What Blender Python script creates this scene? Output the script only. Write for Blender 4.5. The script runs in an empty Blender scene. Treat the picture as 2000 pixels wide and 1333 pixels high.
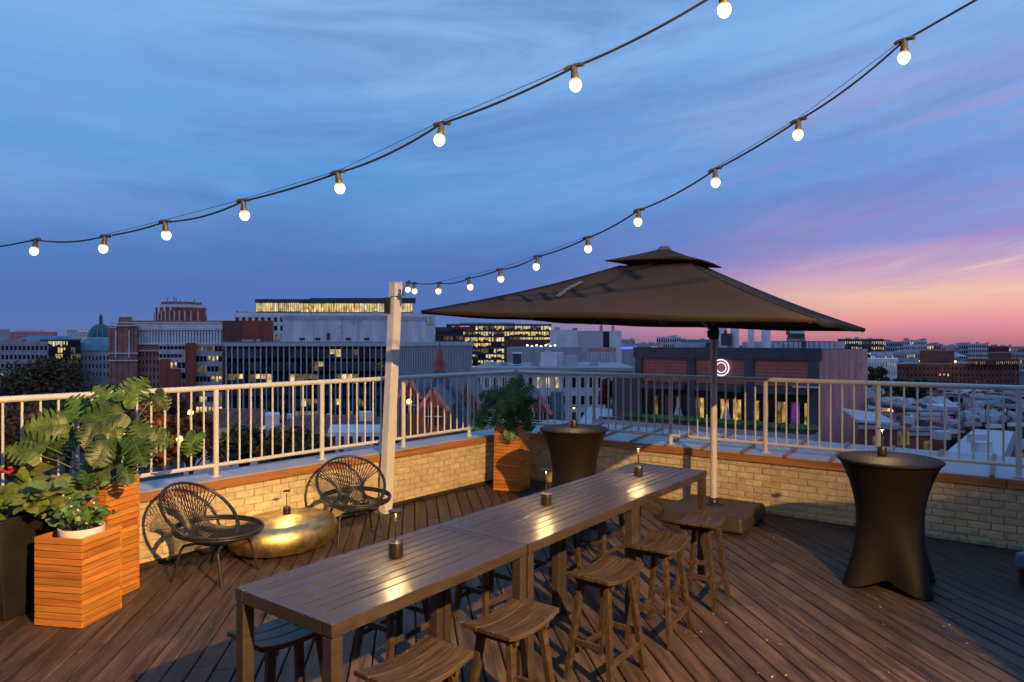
import bpy, bmesh, math, random
from mathutils import Vector as V, Matrix, Euler
R = random.Random(7)
sc = bpy.context.scene
COL = sc.collection
FPX = 1333.33; CH = 2.07            # focal length in photo pixels, eye height above the deck
# ------------------------------------------------------------------ camera
cam = bpy.data.cameras.new("camera"); co = bpy.data.objects.new("camera", cam); COL.objects.link(co)
cam.lens = 24; cam.sensor_width = 36; cam.clip_start = .05; cam.clip_end = 9000
co.location = (0, 0, CH); co.rotation_euler = (math.radians(90), 0, 0)
sc.camera = co
sc.view_settings.view_transform = 'Standard'; sc.view_settings.look = 'None'
sc.view_settings.exposure = 0; sc.view_settings.gamma = 1; sc.view_settings.use_curve_mapping = False
sc.render.engine = 'CYCLES'; sc.cycles.use_denoising = True; sc.cycles.sample_clamp_indirect = 3
sc.cycles.max_bounces = 6
# ------------------------------------------------------------------ node helper
class NT:
    def __init__(s, nt): s.t = nt; nt.nodes.clear()
    def n(s, ty, **k):
        nd = s.t.nodes.new('ShaderNode' + ty)
        ins = k.pop('i', {})
        for a, b in k.items(): setattr(nd, a, b)
        for a, b in ins.items(): s.put(nd.inputs[a], b)
        return nd
    def put(s, sock, v):
        if hasattr(v, 'bl_idname') and hasattr(v, 'outputs'): v = v.outputs[0]
        if hasattr(v, 'is_output'): s.t.links.new(v, sock)
        else: sock.default_value = v
    def m(s, op, a, b=0., c=0., clamp=False):
        nd = s.n('Math', operation=op, use_clamp=clamp)
        s.put(nd.inputs[0], a); s.put(nd.inputs[1], b); s.put(nd.inputs[2], c); return nd.outputs[0]
    def mix(s, f, a, b, bt='MIX'):
        nd = s.n('Mix', data_type='RGBA', blend_type=bt)
        s.put(nd.inputs[0], f); s.put(nd.inputs[6], a); s.put(nd.inputs[7], b); return nd.outputs[2]
    def ramp(s, f, stops, interp='LINEAR'):
        nd = s.n('ValToRGB'); e = nd.color_ramp.elements; nd.color_ramp.interpolation = interp
        while len(e) < len(stops): e.new(.5)
        for k, (p, c) in enumerate(stops):
            e[k].position = p; e[k].color = c if len(c) == 4 else (*c, 1)
        s.put(nd.inputs[0], f); return nd.outputs[0]
    def ss(s, v, lo, hi):
        nd = s.n('MapRange', interpolation_type='SMOOTHSTEP', i={0: v, 1: lo, 2: hi, 3: 0., 4: 1.}); return nd.outputs[0]
def lin(r, g, b):
    f = lambda c: (c/255/12.92 if c <= 10 else ((c/255+.055)/1.055)**2.4)
    return (f(r), f(g), f(b), 1)
# ------------------------------------------------------------------ sky (dusk, sun just set to the right)
w = bpy.data.worlds.new("World"); sc.world = w; w.use_nodes = True
t = NT(w.node_tree)
tc = t.n('TexCoord'); sep = t.n('SeparateXYZ', i={0: tc.outputs['Generated']})
X, Y, Z = sep.outputs
hyp = t.m('SQRT', t.m('ADD', t.m('MULTIPLY', X, X), t.m('MULTIPLY', Y, Y)))
el = t.m('ARCTAN2', Z, hyp)                         # elevation, radians
ca = t.m('DIVIDE', t.m('ADD', t.m('MULTIPLY', X, .74), t.m('MULTIPLY', Y, .67)), t.m('MAXIMUM', hyp, .001))  # cos of the angle to the sunset
sunw = t.ss(t.m('SUBTRACT', ca, t.m('MULTIPLY', el, .55)), .60, .985)
e01 = t.m('MULTIPLY', el, 1/.9, clamp=True)          # 0..0.9 rad
cool = t.ramp(e01, [(0, lin(104,122,178)), (.05, lin(88,116,180)), (.13, lin(86,126,194)), (.26, lin(98,154,218)), (.46, lin(128,178,234)), (.75, lin(116,164,222)), (1, lin(96,144,208))])
warm = t.ramp(e01, [(0, lin(220,138,150)), (.03, lin(240,158,156)), (.066, lin(250,198,172)), (.098, lin(216,176,196)), (.145, lin(148,148,206)), (.25, lin(122,152,220)), (.42, lin(150,188,240)), (.7, lin(126,172,232)), (1, lin(96,144,208))])
back = t.ramp(e01, [(0, lin(150,120,160)), (.08, lin(176,142,178)), (.2, lin(156,156,204)), (.45, lin(126,160,218)), (1, lin(96,144,208))])
base = t.mix(sunw, cool, warm)
base = t.mix(t.ss(t.m('DIVIDE', Y, t.m('MAXIMUM', hyp, .001)), .35, -.7), base, back)   # pinkish band opposite the sunset
# streaked high cloud
sx = t.m('DIVIDE', X, t.m('MAXIMUM', hyp, .001))
sq = t.m('ADD', sx, .45)
lift = t.m('SUBTRACT', el, t.m('MULTIPLY', t.m('MULTIPLY', sq, sq), .11))
def cloud(su, sv, off, det, dist):
    cb = t.n('CombineXYZ', i={0: t.m('MULTIPLY_ADD', sx, su, off), 1: t.m('MULTIPLY', lift, sv), 2: t.m('MULTIPLY_ADD', Y, .8, off)})
    return t.n('TexNoise', i={'Vector': cb, 'Scale': 1., 'Detail': det, 'Roughness': .58, 'Distortion': dist}).outputs[0]
up = t.ss(el, -.02, .03)
n1 = t.ss(cloud(1.6, 5.5, 4.4, 7., .5), .40, .68)
n2 = t.ss(cloud(1.3, 8.5, 9.7, 7., .7), .44, .70)
n3 = t.ss(cloud(1.9, 15., 27.3, 6., .6), .47, .66)
n4 = t.ss(cloud(5., 34., 15.1, 6., .8), .42, .72)
lightc = t.mix(sunw, lin(146,190,238), lin(182,204,240))
darkc = t.mix(sunw, lin(86,114,180), lin(132,136,204))
c = t.mix(t.m('MULTIPLY', n1, t.m('MULTIPLY', t.ss(el, .08, .28), .6)), base, lightc)
c = t.mix(t.m('MULTIPLY', n2, t.m('MULTIPLY', t.ss(el, .02, .12), .55)), c, darkc)
c = t.mix(t.m('MULTIPLY', n4, t.m('MULTIPLY', t.ss(el, .05, .2), .10)), c, lightc)
pk = t.m('MULTIPLY', n3, t.m('MULTIPLY', t.ss(ca, .76, .99), t.m('SUBTRACT', 1., t.ss(el, .16, .42))))
c = t.mix(t.m('MULTIPLY', pk, .36), c, lin(214,136,182))
lowc = t.m('MULTIPLY', n2, t.m('MULTIPLY', t.ss(ca, .84, .99), t.m('MULTIPLY', t.ss(el, .015, .06), t.m('SUBTRACT', 1., t.ss(el, .10, .2)))))
c = t.mix(t.m('MULTIPLY', lowc, .45), c, lin(190,146,184))
crm = t.m('MULTIPLY', n4, t.m('MULTIPLY', t.ss(ca, .86, .99), t.m('MULTIPLY', t.ss(el, .03, .08), t.m('SUBTRACT', 1., t.ss(el, .07, .14)))))
c = t.mix(t.m('MULTIPLY', crm, .6), c, lin(250,218,188))
c = t.mix(up, t.mix(.5, c, lin(60,64,84)), c)
c = t.n('HueSaturation', i={'Hue': .5, 'Saturation': 1.02, 'Value': 1.0, 'Color': c}).outputs[0]
bg = t.n('Background', i={'Color': c, 'Strength': 1.0})
t.t.links.new(bg.outputs[0], t.n('OutputWorld').inputs[0])
# ------------------------------------------------------------------ the roof's warm flood lamp (behind and above the camera; its shadows fall across the deck)
FL = V((3.45, -1.6, 5.0))
ld = bpy.data.lights.new("flood_light", 'SPOT'); lo = bpy.data.objects.new("flood_light", ld); COL.objects.link(lo)
ld.energy = 9600; ld.color = (1, .60, .23); ld.spot_size = math.radians(86); ld.spot_blend = 1.0; ld.shadow_soft_size = .055
lo.location = FL; lo.rotation_euler = (V((-2.7, 6.6, .3)) - FL).to_track_quat('-Z', 'Y').to_euler()
# ------------------------------------------------------------------ mesh helpers
class MB:
    def __init__(s): s.v = []; s.f = []; s.mi = []
    def add(s, vs, fs, mi=0):
        o = len(s.v); s.v += [tuple(p) for p in vs]; s.f += [tuple(i+o for i in f) for f in fs]; s.mi += [mi]*len(fs); return s
    def prism(s, poly, z0, z1, mi=0, top=None):
        n = len(poly); top = top or poly
        a = sum(poly[i][0]*poly[(i+1) % n][1]-poly[(i+1) % n][0]*poly[i][1] for i in range(n))
        if a < 0: poly = poly[::-1]; top = top[::-1]
        vs = [(p[0], p[1], z0) for p in poly]+[(p[0], p[1], z1) for p in top]
        return s.add(vs, [tuple(range(n))[::-1], tuple(range(n, 2*n))]+[(i, (i+1) % n, n+(i+1) % n, n+i) for i in range(n)], mi)
    def box(s, cx, cy, cz, sx, sy, sz, rot=0, mi=0, tap=1):
        c, q = math.cos(rot), math.sin(rot)
        def P(k): return [(cx+x*k*c-y*k*q, cy+x*k*q+y*k*c) for x, y in ((-sx/2, -sy/2), (sx/2, -sy/2), (sx/2, sy/2), (-sx/2, sy/2))]
        return s.prism(P(1), cz-sz/2, cz+sz/2, mi, P(tap))
    def bar(s, p, q, wd, h, up=(0, 0, 1), mi=0, w2=None, h2=None):
        p = V(p); q = V(q); d = (q-p).normalized(); sd = d.cross(V(up))
        if sd.length < 1e-4: sd = d.cross(V((1, 0, 0)))
        sd.normalize(); u = sd.cross(d)
        w2 = wd if w2 is None else w2; h2 = h if h2 is None else h2
        vs = [p+sd*a*wd/2+u*b*h/2 for a, b in ((-1, -1), (1, -1), (1, 1), (-1, 1))]+[q+sd*a*w2/2+u*b*h2/2 for a, b in ((-1, -1), (1, -1), (1, 1), (-1, 1))]
        return s.add(vs, [(3, 2, 1, 0), (4, 5, 6, 7)]+[(i, (i+1) % 4, 4+(i+1) % 4, 4+i) for i in range(4)], mi)
    def tube(s, pts, r, n=8, closed=False, mi=0):
        pts = [V(p) for p in pts]; m = len(pts); rs = r if isinstance(r, (list, tuple)) else [r]*m
        vs = []; u = None
        for i, p in enumerate(pts):
            a = pts[(i-1) % m] if (i or closed) else p; b = pts[(i+1) % m] if (i < m-1 or closed) else p
            d = (b-a).normalized()
            if u is None: u = d.cross(V((0, 0, 1))); u = u if u.length > 1e-3 else d.cross(V((1, 0, 0)))
            u = (u-d*u.dot(d)).normalized(); k = d.cross(u)
            vs += [p+(u*math.cos(2*math.pi*j/n)+k*math.sin(2*math.pi*j/n))*rs[i] for j in range(n)]
        fs = []
        for i in range(m if closed else m-1):
            a = i*n; b = ((i+1) % m)*n
            fs += [(a+j, a+(j+1) % n, b+(j+1) % n, b+j) for j in range(n)]
        if not closed: fs += [tuple(range(n))[::-1], tuple(range((m-1)*n, m*n))]
        return s.add(vs, fs, mi)
    def lathe(s, prof, n=24, c=(0, 0, 0), mi=0):
        vs = []; m = len(prof)
        for r, z in prof: vs += [(c[0]+max(r, 1e-4)*math.cos(2*math.pi*j/n), c[1]+max(r, 1e-4)*math.sin(2*math.pi*j/n), c[2]+z) for j in range(n)]
        fs = [(i*n+j, i*n+(j+1) % n, (i+1)*n+(j+1) % n, (i+1)*n+j) for i in range(m-1) for j in range(n)]
        fs += [tuple(range(n))[::-1], tuple(range((m-1)*n, m*n))]
        return s.add(vs, fs, mi)
    def quad(s, a, b, c, d, mi=0): return s.add([a, b, c, d], [(0, 1, 2, 3)], mi)
    def mesh(s, name, mats, off=None, smooth=None):
        me = bpy.data.meshes.new(name)
        if off is not None: vs = [(x-off[0], y-off[1], z-off[2]) for x, y, z in s.v]
        else: vs = s.v
        me.from_pydata(vs, [], s.f)
        for m_ in (mats if isinstance(mats, (list, tuple)) else [mats]): me.materials.append(m_)
        me.polygons.foreach_set('material_index', s.mi)
        if smooth:
            me.polygons.foreach_set('use_smooth', [True]*len(s.f)); me.set_sharp_from_angle(angle=smooth)
        me.update(); return me
    def build(s, name, mats, parent=None, smooth=.7, world=False, bevel=0, kind=None, loc=None, rot=0):
        off = parent.location if (world and parent) else None
        o = link(name, s.mesh(name, mats, off, smooth), parent)
        if loc is not None: o.location = loc; o.rotation_euler = (0, 0, rot)
        if bevel: bv(o, bevel)
        if kind: o['kind'] = kind
        return o
def bv(o, wd):
    m_ = o.modifiers.new('bevel', 'BEVEL'); m_.width = wd; m_.segments = 2; m_.limit_method = 'ANGLE'; return o
def link(name, me, parent=None):
    o = bpy.data.objects.new(name, me); COL.objects.link(o)
    if parent: o.parent = parent
    return o
def tag(o, label, cat, group=None):
    o['label'] = label; o['category'] = cat
    if group: o['group'] = group
    return o
def thing(name, label, cat, loc=(0, 0, 0), rz=0, group=None):
    o = link(name, None); o.location = loc; o.rotation_euler = (0, 0, rz); o.empty_display_size = .1
    return tag(o, label, cat, group)
KIDS = {}
def dup(root, loc, rz, label):
    def cp(o, par):
        c_ = o.copy(); COL.objects.link(c_)
        if par: c_.parent = par
        for ch in [k for k in o.children]: cp(ch, c_)
        return c_
    r = cp(root, None); r.location = loc; r.rotation_euler = (0, 0, rz); r['label'] = label; return r
def struct(o): o['kind'] = 'structure'; return o
def G(px, py, z=0.):                                  # point at height z seen at a photo pixel
    d = FPX*(CH-z)/(py-667); return V(((px-1000)/FPX*d, d, z))
def Q(px, py, d): return V(((px-1000)/FPX*d, d, CH-(py-667)/FPX*d))
# ------------------------------------------------------------------ materials
def mat(name, col, rough=.6, metal=0., var=.18, scale=6., rnd=0., bump=0., bs=60., stretch=(1, 1, 1), spec=.5, col2=None, hue=0., world=False, stain=None, sheen=0., trans=0., stain2=None):
    m_ = bpy.data.materials.new(name); m_.use_nodes = True; k = NT(m_.node_tree)
    oi = k.n('ObjectInfo'); tcd = k.n('TexCoord')
    src = k.n('NewGeometry').outputs['Position'] if world else tcd.outputs['Object']
    off = k.m('MULTIPLY', oi.outputs['Random'], 57.)
    vec = k.n('VectorMath', operation='ADD', i={0: k.n('VectorMath', operation='MULTIPLY', i={0: src, 1: stretch}), 1: k.n('CombineXYZ', i={0: off, 1: off, 2: off})} if not world else {0: k.n('VectorMath', operation='MULTIPLY', i={0: src, 1: stretch})})
    nz = k.n('TexNoise', i={'Vector': vec, 'Scale': scale, 'Detail': 6., 'Roughness': .6})
    c4 = (*col, 1); lo_ = tuple(x*(1-var) for x in col)+(1,); hi_ = tuple(min(1, x*(1+var)) for x in (col2 or col))+(1,)
    cc = k.mix(k.ss(nz.outputs[0], .3, .7), lo_, hi_)
    for stain in [q_ for q_ in (stain2, stain) if q_]:
        sn = k.n('TexNoise', i={'Vector': k.n('NewGeometry').outputs['Position'], 'Scale': stain[1], 'Detail': 5., 'Roughness': .65})
        cc = k.mix(k.m('MULTIPLY', k.ss(sn.outputs[0], stain[2], stain[2]+.16), stain[3]), cc, (*stain[0], 1))
    if rnd or hue:
        val = k.m('MULTIPLY_ADD', oi.outputs['Random'], 2*rnd, 1-rnd)
        r2 = k.m('FRACT', k.m('MULTIPLY', oi.outputs['Random'], 17.3))
        cc = k.n('HueSaturation', i={'Hue': k.m('MULTIPLY_ADD', r2, 2*hue, .5-hue), 'Saturation': 1., 'Value': val, 'Color': cc}).outputs[0]
    b = k.n('BsdfPrincipled', i={'Base Color': cc, 'Metallic': metal, 'Specular IOR Level': spec})
    k.put(b.inputs['Roughness'], k.m('MULTIPLY_ADD', nz.outputs[0], .25, rough-.125, clamp=True))
    if sheen: b.inputs['Sheen Weight'].default_value = sheen
    if bump:
        n2_ = k.n('TexNoise', i={'Vector': vec, 'Scale': bs, 'Detail': 4.})
        k.put(b.inputs['Normal'], k.n('Bump', i={'Strength': bump, 'Distance': .01, 'Height': n2_.outputs[0]}))
    out = k.n('OutputMaterial')
    if trans:
        tr = k.n('BsdfTranslucent', i={'Color': cc}); mx = k.n('MixShader', i={0: trans, 1: b.outputs[0], 2: tr.outputs[0]})
        k.t.links.new(mx.outputs[0], out.inputs[0])
    else: k.t.links.new(b.outputs[0], out.inputs[0])
    return m_
def emit(name, col, st, var=0., scale=1.):
    m_ = bpy.data.materials.new(name); m_.use_nodes = True; k = NT(m_.node_tree)
    c_ = (*col, 1)
    e = k.n('Emission', i={'Color': c_, 'Strength': st})
    if var:
        ps = k.n('NewGeometry').outputs['Position']
        vo = k.n('TexNoise', i={'Vector': k.n('VectorMath', operation='MULTIPLY', i={0: ps, 1: (1, 1, .35)}), 'Scale': scale, 'Detail': 3.})
        vr_ = k.n('TexVoronoi', i={'Vector': ps, 'Scale': scale*.6})
        f = k.m('MULTIPLY', k.ss(vo.outputs[0], .28, .66), k.m('MULTIPLY_ADD', k.n('SeparateColor', i={0: vr_.outputs['Color']}).outputs[0], .7, .45))
        k.put(e.inputs['Strength'], k.m('MULTIPLY_ADD', f, st*var, st*(1-var)))
    k.t.links.new(e.outputs[0], k.n('OutputMaterial').inputs[0]); return m_
m_deck = mat('deck_wood', (.060, .039, .028), .50, var=.40, spec=.28, scale=4.2, rnd=.26, hue=.010, bump=.45, bs=22, stretch=(.5, 5, 5), col2=(.080, .053, .040), stain=((.17, .115, .08), 11., .67, .55), stain2=((.040, .028, .023), 1.7, .48, .6))
m_under = mat('roof_membrane', (.02, .02, .02), .9)
m_brick = mat('painted_brick', (.56, .45, .27), .75, var=.16, scale=14, rnd=.13, hue=.008, bump=.5, bs=50, stain=((.26, .18, .09), 3.2, .60, .55), stain2=((.36, .26, .14), 9., .60, .5))
m_mortar = mat('painted_mortar', (.47, .37, .215), .9, var=.3, scale=20, bump=.3)
m_fascia = mat('cedar_fascia', (.36, .145, .045), .5, var=.3, scale=5, rnd=.08, stretch=(.4, 8, 8), bump=.15)
m_cap = mat('metal_coping', (.37, .37, .39), .45, metal=.0, var=.14, scale=4, rnd=.05, stain=((.28, .29, .31), 5., .58, .5))
m_seam = mat('copper_seam', (.30, .13, .06), .5, var=.2)
m_rail = mat('rail_paint', (.62, .60, .53), .40, var=.05, scale=6)
m_table = mat('table_slats', (.036, .027, .022), .34, var=.2, scale=5, rnd=.08, stretch=(1, 7, 7), bump=.10, bs=60, stain=((.12, .10, .08), 30., .69, .5), stain2=((.052, .042, .034), 4.5, .50, .6))
m_stool = mat('stool_wood', (.046, .031, .021), .48, var=.42, spec=.35, scale=8, rnd=.14, stretch=(.6, 6, 3), bump=.15, bs=30)
m_cedar = mat('cedar_slats', (.52, .195, .032), .5, var=.26, scale=5, rnd=.18, hue=.006, stretch=(.5, 10, 10), bump=.12, bs=30)
m_cedar_in = mat('cedar_inner', (.10, .045, .02), .8)
m_black = mat('black_metal', (.018, .017, .018), .4, var=.2)
m_wicker = mat('black_wicker', (.022, .019, .018), .42, var=.3, scale=40)
m_bronze = mat('bronze_lamp', (.055, .045, .038), .32, metal=.75, var=.2, scale=30)
m_gold = mat('hammered_gold', (.68, .51, .22), .42, metal=1., var=.28, scale=7, bump=.22, bs=34, col2=(.74, .58, .27))
m_cloth = mat('black_spandex', (.012, .0074, .0050), .66, var=.15, scale=4, spec=.25)
m_umb = mat('taupe_canopy', (.037, .028, .023), .85, var=.14, scale=2.2, bump=.5, bs=5, spec=.2)
m_umbdark = mat('umbrella_frame', (.16, .14, .125), .4, metal=.5)
m_pole = mat('umbrella_pole', (.64, .58, .52), .4, metal=.1, var=.08)
m_plast = mat('brown_plastic', (.045, .034, .027), .55, var=.2, scale=10, bump=.1)
m_soil = mat('soil', (.03, .02, .014), .95, var=.5, scale=40, bump=.6)
m_pot = mat('white_ceramic', (.78, .77, .74), .35, var=.04)
m_mon = mat('monstera_leaf', (.034, .078, .011), .40, var=.4, scale=4, rnd=.5, hue=.03, col2=(.058, .115, .016), trans=.15, spec=.32)
def veins(m_):                  # paler side veins running out to the lobes
    k = NT.__new__(NT); k.t = m_.node_tree
    b = [n for n in k.t.nodes if n.bl_idname == 'ShaderNodeBsdfPrincipled'][0]; src = b.inputs['Base Color'].links[0].from_socket
    sp = k.n('SeparateXYZ', i={0: k.n('TexCoord').outputs['Object']})
    v = k.m('FRACT', k.m('MULTIPLY_ADD', k.m('SUBTRACT', sp.outputs[1], k.m('MULTIPLY', k.m('ABSOLUTE', sp.outputs[0]), .55)), 6.6, 5.5))
    f = k.ss(k.m('ABSOLUTE', k.m('SUBTRACT', v, .5)), .085, .03)
    c = k.mix(k.m('MULTIPLY', f, .55), src, (.10, .17, .035, 1)); k.t.links.new(c, b.inputs['Base Color'])
    bm_ = k.n('Bump', i={'Strength': .5, 'Distance': .02, 'Height': f}); k.t.links.new(bm_.outputs[0], b.inputs['Normal'])
veins(m_mon)
m_lf2 = mat('yellow_green_leaf', (.16, .21, .03), .45, var=.35, scale=9, rnd=.35, hue=.03, trans=.2)
m_lf3 = mat('small_green_leaf', (.075, .155, .03), .4, var=.3, scale=9, rnd=.35, hue=.03, trans=.15)
m_stem = mat('plant_stem', (.10, .13, .035), .5, rnd=.2)
m_red = mat('red_flower', (.50, .02, .015), .5)
m_bulb = bpy.data.materials.new('bulb_glow'); m_bulb.use_nodes = True; k_ = NT(m_bulb.node_tree)
bz = k_.ss(k_.n('SeparateXYZ', i={0: k_.n('TexCoord').outputs['Object']}).outputs[2], -.024, -.050)     # amber glass by the socket, white below
k_.t.links.new(k_.n('Emission', i={'Color': k_.mix(bz, (1, .50, .10, 1), (1, .80, .46, 1)), 'Strength': k_.m('MULTIPLY_ADD', bz, 2.4, .9)}).outputs[0], k_.n('OutputMaterial').inputs[0])
m_sock = mat('bulb_socket', (.05, .04, .03), .45)
m_lamp = emit('lamp_diffuser', (1, .78, .40), 9.)
# ------------------------------------------------------------------ roof: deck, parapets, railings
CORN = V((.04, 10.45, 0))
UL = V((-.632, -.774, 0)).normalized(); NL = V((-.774, .632, 0)).normalized()     # left wall runs away from the corner; outward normal
UR = V((.806, -.591, 0)).normalized(); NR = V((.591, .806, 0)).normalized()
WH = .612
def poly_in(pts): return [(p.x, p.y) for p in pts]
LEND = CORN+UL*11.2; REND = CORN+UR*7.6
outer = CORN+NL*.3+NR*.95
hb = MB().prism(poly_in([CORN+NR*.95+NL*.30, REND+NR*.95, V((6.2, -4, 0)), V((-7.05, -4, 0)), LEND+NL*.30]), -26, -.075)
struct(hb.build('roof_deck', m_under))
deck = struct(link('deck', None))
PA = V((-.145, 1, 0)).normalized(); PN = V((PA.y, -PA.x, 0)); pang = math.atan2(PA.y, PA.x)
PW = .1405; GAP = .009
def wall_hit(c):       # where the line at cross offset c, running along PA, meets the parapet foot
    best = 99
    for P0, N in ((CORN, NL), (CORN, NR)):
        o = PN*c; best = min(best, (P0-o).dot(N)/PA.dot(N))
    return best
def plank(c0, c1, a, b0, b1):
    # cross-section with eased edges; the far end is cut to the wall line
    w_ = c1-c0; e = .006
    sec = [(c0, -.03), (c1, -.03), (c1, -e), (c1-e, 0), (c0+e, 0), (c0, -e)]
    mid = (c0+c1)/2; orig = PN*mid+PA*((a+b0)/2)
    dz = R.uniform(-.0022, .0012)
    m_ = MB(); vs = []
    for en in (0, 1):
        for cc, z in sec:
            al = a if not en else b0+(b1-b0)*(cc-c0)/w_
            vs.append((al-(a+b0)/2, -(cc-mid), z+dz))
    m_.add(vs, [tuple(range(6)), tuple(range(11, 5, -1))]+[(i, 6+i, 6+(i+1) % 6, (i+1) % 6) for i in range(6)])
    o = m_.build('plank', m_deck, deck, smooth=None); o.location = orig; o.rotation_euler = (0, 0, pang)
c = -7.0
while c < 6.6:
    e0, e1 = wall_hit(c)-.004, wall_hit(c+PW-GAP)-.004
    end = min(e0, e1)
    a = -1.2 if abs(c) < 3 else 0.2
    cuts = []; q_ = a+R.uniform(1.5, 4.8)
    while q_ < end-.7: cuts.append(q_); q_ += R.uniform(2.4, 5.)
    st = a
    if end > a+.3:
        for q_ in cuts: plank(c, c+PW-GAP, st, q_, q_); st = q_+.005
        plank(c, c+PW-GAP, st, e0, e1)
    c += PW
# bricks
BL, BH = .206, .0765
def brick_mesh(k, ln=BL):
    j = lambda: R.uniform(-.0015, .0015)
    b_ = MB(); hx, hy, hz = (ln-.008)/2, .012, (BH-.008)/2; e = .004
    vs = []
    for y, s_ in ((0., 1), (-hy+e, 1), (-hy, 0)):
        for sx, sz in ((-1, -1), (1, -1), (1, 1), (-1, 1)):
            vs.append((sx*(hx-(0 if s_ else e))+j(), y+j(), sz*(hz-(0 if s_ else e))+j()))
    fs = [(8, 9, 10, 11)]
    for r_ in (0, 4): fs += [(r_+i, r_+(i+1) % 4, r_+4+(i+1) % 4, r_+4+i) for i in range(4)]
    b_.add(vs, fs); return b_.mesh('brick', m_brick)
BM = [brick_mesh(k) for k in range(4)]; BMH = [brick_mesh(k, BL/2) for k in range(2)]
def parapet(label, U, N, L0, L1, sgn):
    r_ = thing('parapet_wall', label, 'wall', tuple(CORN+U*L0))
    ang = math.atan2(U.y*sgn, U.x*sgn)                  # local X left-to-right as seen from the deck
    core = MB().prism(poly_in([CORN+U*L0-N*.012, CORN+U*L1-N*.012, CORN+U*L1+N*.29, CORN+U*L0+N*.29]), -.07, WH)
    core.build('mortar_core', m_mortar, r_, smooth=None, world=True)
    for k in range(8):
        s_ = L0+(BL/2 if k % 2 else 0)
        if k % 2:
            o = link('brick', R.choice(BMH), r_); o.location = CORN+U*(L0+BL/4)-N*.0115+V((0, 0, BH*(k+.5)))-r_.location; o.rotation_euler = (0, 0, ang)
        while s_+BL < L1:
            o = link('brick', R.choice(BM), r_); o.location = CORN+U*(s_+BL/2)+N*(-.0115+R.uniform(-.002, .002))+V((0, 0, BH*(k+.5)))-r_.location
            o.rotation_euler = (0, 0, ang); s_ += BL
    # timber fascia in boards, foot strip
    s_ = L0
    while s_ < L1:
        e_ = min(s_+3.05, L1)
        p = CORN+U*(s_+.003)-N*.045; q = CORN+U*(e_-.003)-N*.045; mid = (p+q)/2
        m_ = MB().box(0, 0, 0, (q-p).length, .028, .085)
        m_.build('fascia_board', m_fascia, r_, smooth=None, bevel=.003, loc=mid+V((0, 0, WH+.035))-r_.location, rot=ang)
        m_ = MB().box(0, 0, 0, (q-p).length, .03, .045)
        m_.build('foot_strip', m_stool if sgn < 0 else m_mortar, r_, smooth=None, bevel=.006, loc=CORN+U*((s_+e_)/2)-N*.040+V((0, 0, .0235))-r_.location, rot=ang)
        s_ = e_
    return r_
wl = parapet('long low painted brick parapet behind the wicker chairs, brightly lit', UL, NL, 0.0, 8.3, -1)
wr = parapet('low painted brick parapet behind the umbrella base and round tables, dimmer and stained', UR, NR, 0.0, 7.4, 1)
# fill the outside of the corner
# left coping: one flat sheet in lengths; right cap: metal pans between raised seams, rising outward
ZC = WH+.0795
def strip(root, U, N, s0, s1, n0, n1, z0, z1, th, m_, name, sg=1):
    p = [CORN+U*s0+N*n0, CORN+U*s1+N*n0, CORN+U*s1+N*n1, CORN+U*s0+N*n1]
    zz = [z0, z0, z1, z1]
    vs = [(a.x, a.y, z) for a, z in zip(p, zz)]+[(a.x, a.y, z+th) for a, z in zip(p, zz)]
    fs = [(3, 2, 1, 0), (4, 5, 6, 7)]+[(i, (i+1) % 4, 4+(i+1) % 4, 4+i) for i in range(4)]
    if U.cross(N).z < 0: fs = [f[::-1] for f in fs]
    return MB().add(vs, fs).build(name, m_, root, smooth=None, world=True)
s_ = -.30
while s_ < 8.3:
    e_ = min(s_+2.4, 8.3); strip(wl, UL, NL, s_+.002, e_-.002, -.055, .34, ZC, ZC+.01, .012, m_cap, 'coping_sheet'); s_ = e_
s_ = -.02; k = 0
while s_ < 7.3:
    e_ = s_+.50
    strip(wr, UR, NR, s_+.018, e_-.018, -.055, 1.0, ZC, ZC+.075, .010, m_cap, 'coping_pan')
    strip(wr, UR, NR, e_-.020, e_+.020, -.06, 1.0, ZC+.004, ZC+.079, .028, m_seam, 'coping_seam')
    s_ = e_
MB().prism(poly_in([CORN+NR*.29, CORN+UR*7.4+NR*.29, CORN+UR*7.4+NR*.98, CORN+NR*.98]), -.07, WH+.06).build('roof_ledge', m_mortar, wr, smooth=None, world=True)
# railings
ZT, ZB = 1.60, .825
def s_at(px, U, P0):
    k = (px-1000)/FPX
    return (k*P0.y-P0.x)/(U.x-k*U.y)
def railing(label, U, N, posts, s_end0, s_end1, first):
    P0 = CORN+N*.05+U*0
    r_ = thing('railing', label, 'railing', tuple(P0))
    at = lambda s_, z: P0+U*s_+V((0, 0, z))-r_.location
    MB().tube([at(s_end0, ZT), at(s_end1, ZT)], .0275, 12).build('top_rail', m_rail, r_, smooth=.9)
    ss_ = sorted(posts)
    base = MB().tube([(0, 0, ZC+.018), (0, 0, ZT-.02)], .027, 12).lathe([(.055, ZC+.018), (.055, ZC+.026)], 14).mesh('post', m_rail, None, .9)
    bal = MB().tube([(0, 0, ZB+.012), (0, 0, ZT-.02)], .0105, 8).mesh('baluster', m_rail, None, .9)
    for s_ in ss_:
        o = link('post', base, r_); o.location = at(s_, 0)
    full = ([s_end0] if first else [])+ss_
    for a, b in zip(full, full[1:]):
        MB().tube([at(a+.02, ZB), at(b-.02, ZB)], .02, 10).build('bottom_rail', m_rail, r_, smooth=.9)
        n = 10 if b-a > .9 else max(1, round((b-a)/.12))
        for i in range(1, n):
            o = link('baluster', bal, r_); o.location = at(a+(b-a)*i/n, 0)
    return r_
PL0 = CORN+NL*.05; PR0 = CORN+NR*.05
lp = [s_at(px, UL, PL0) for px in (916, 788, 629, 422, 148)]; lp.append(lp[-1]+1.3)
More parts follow.
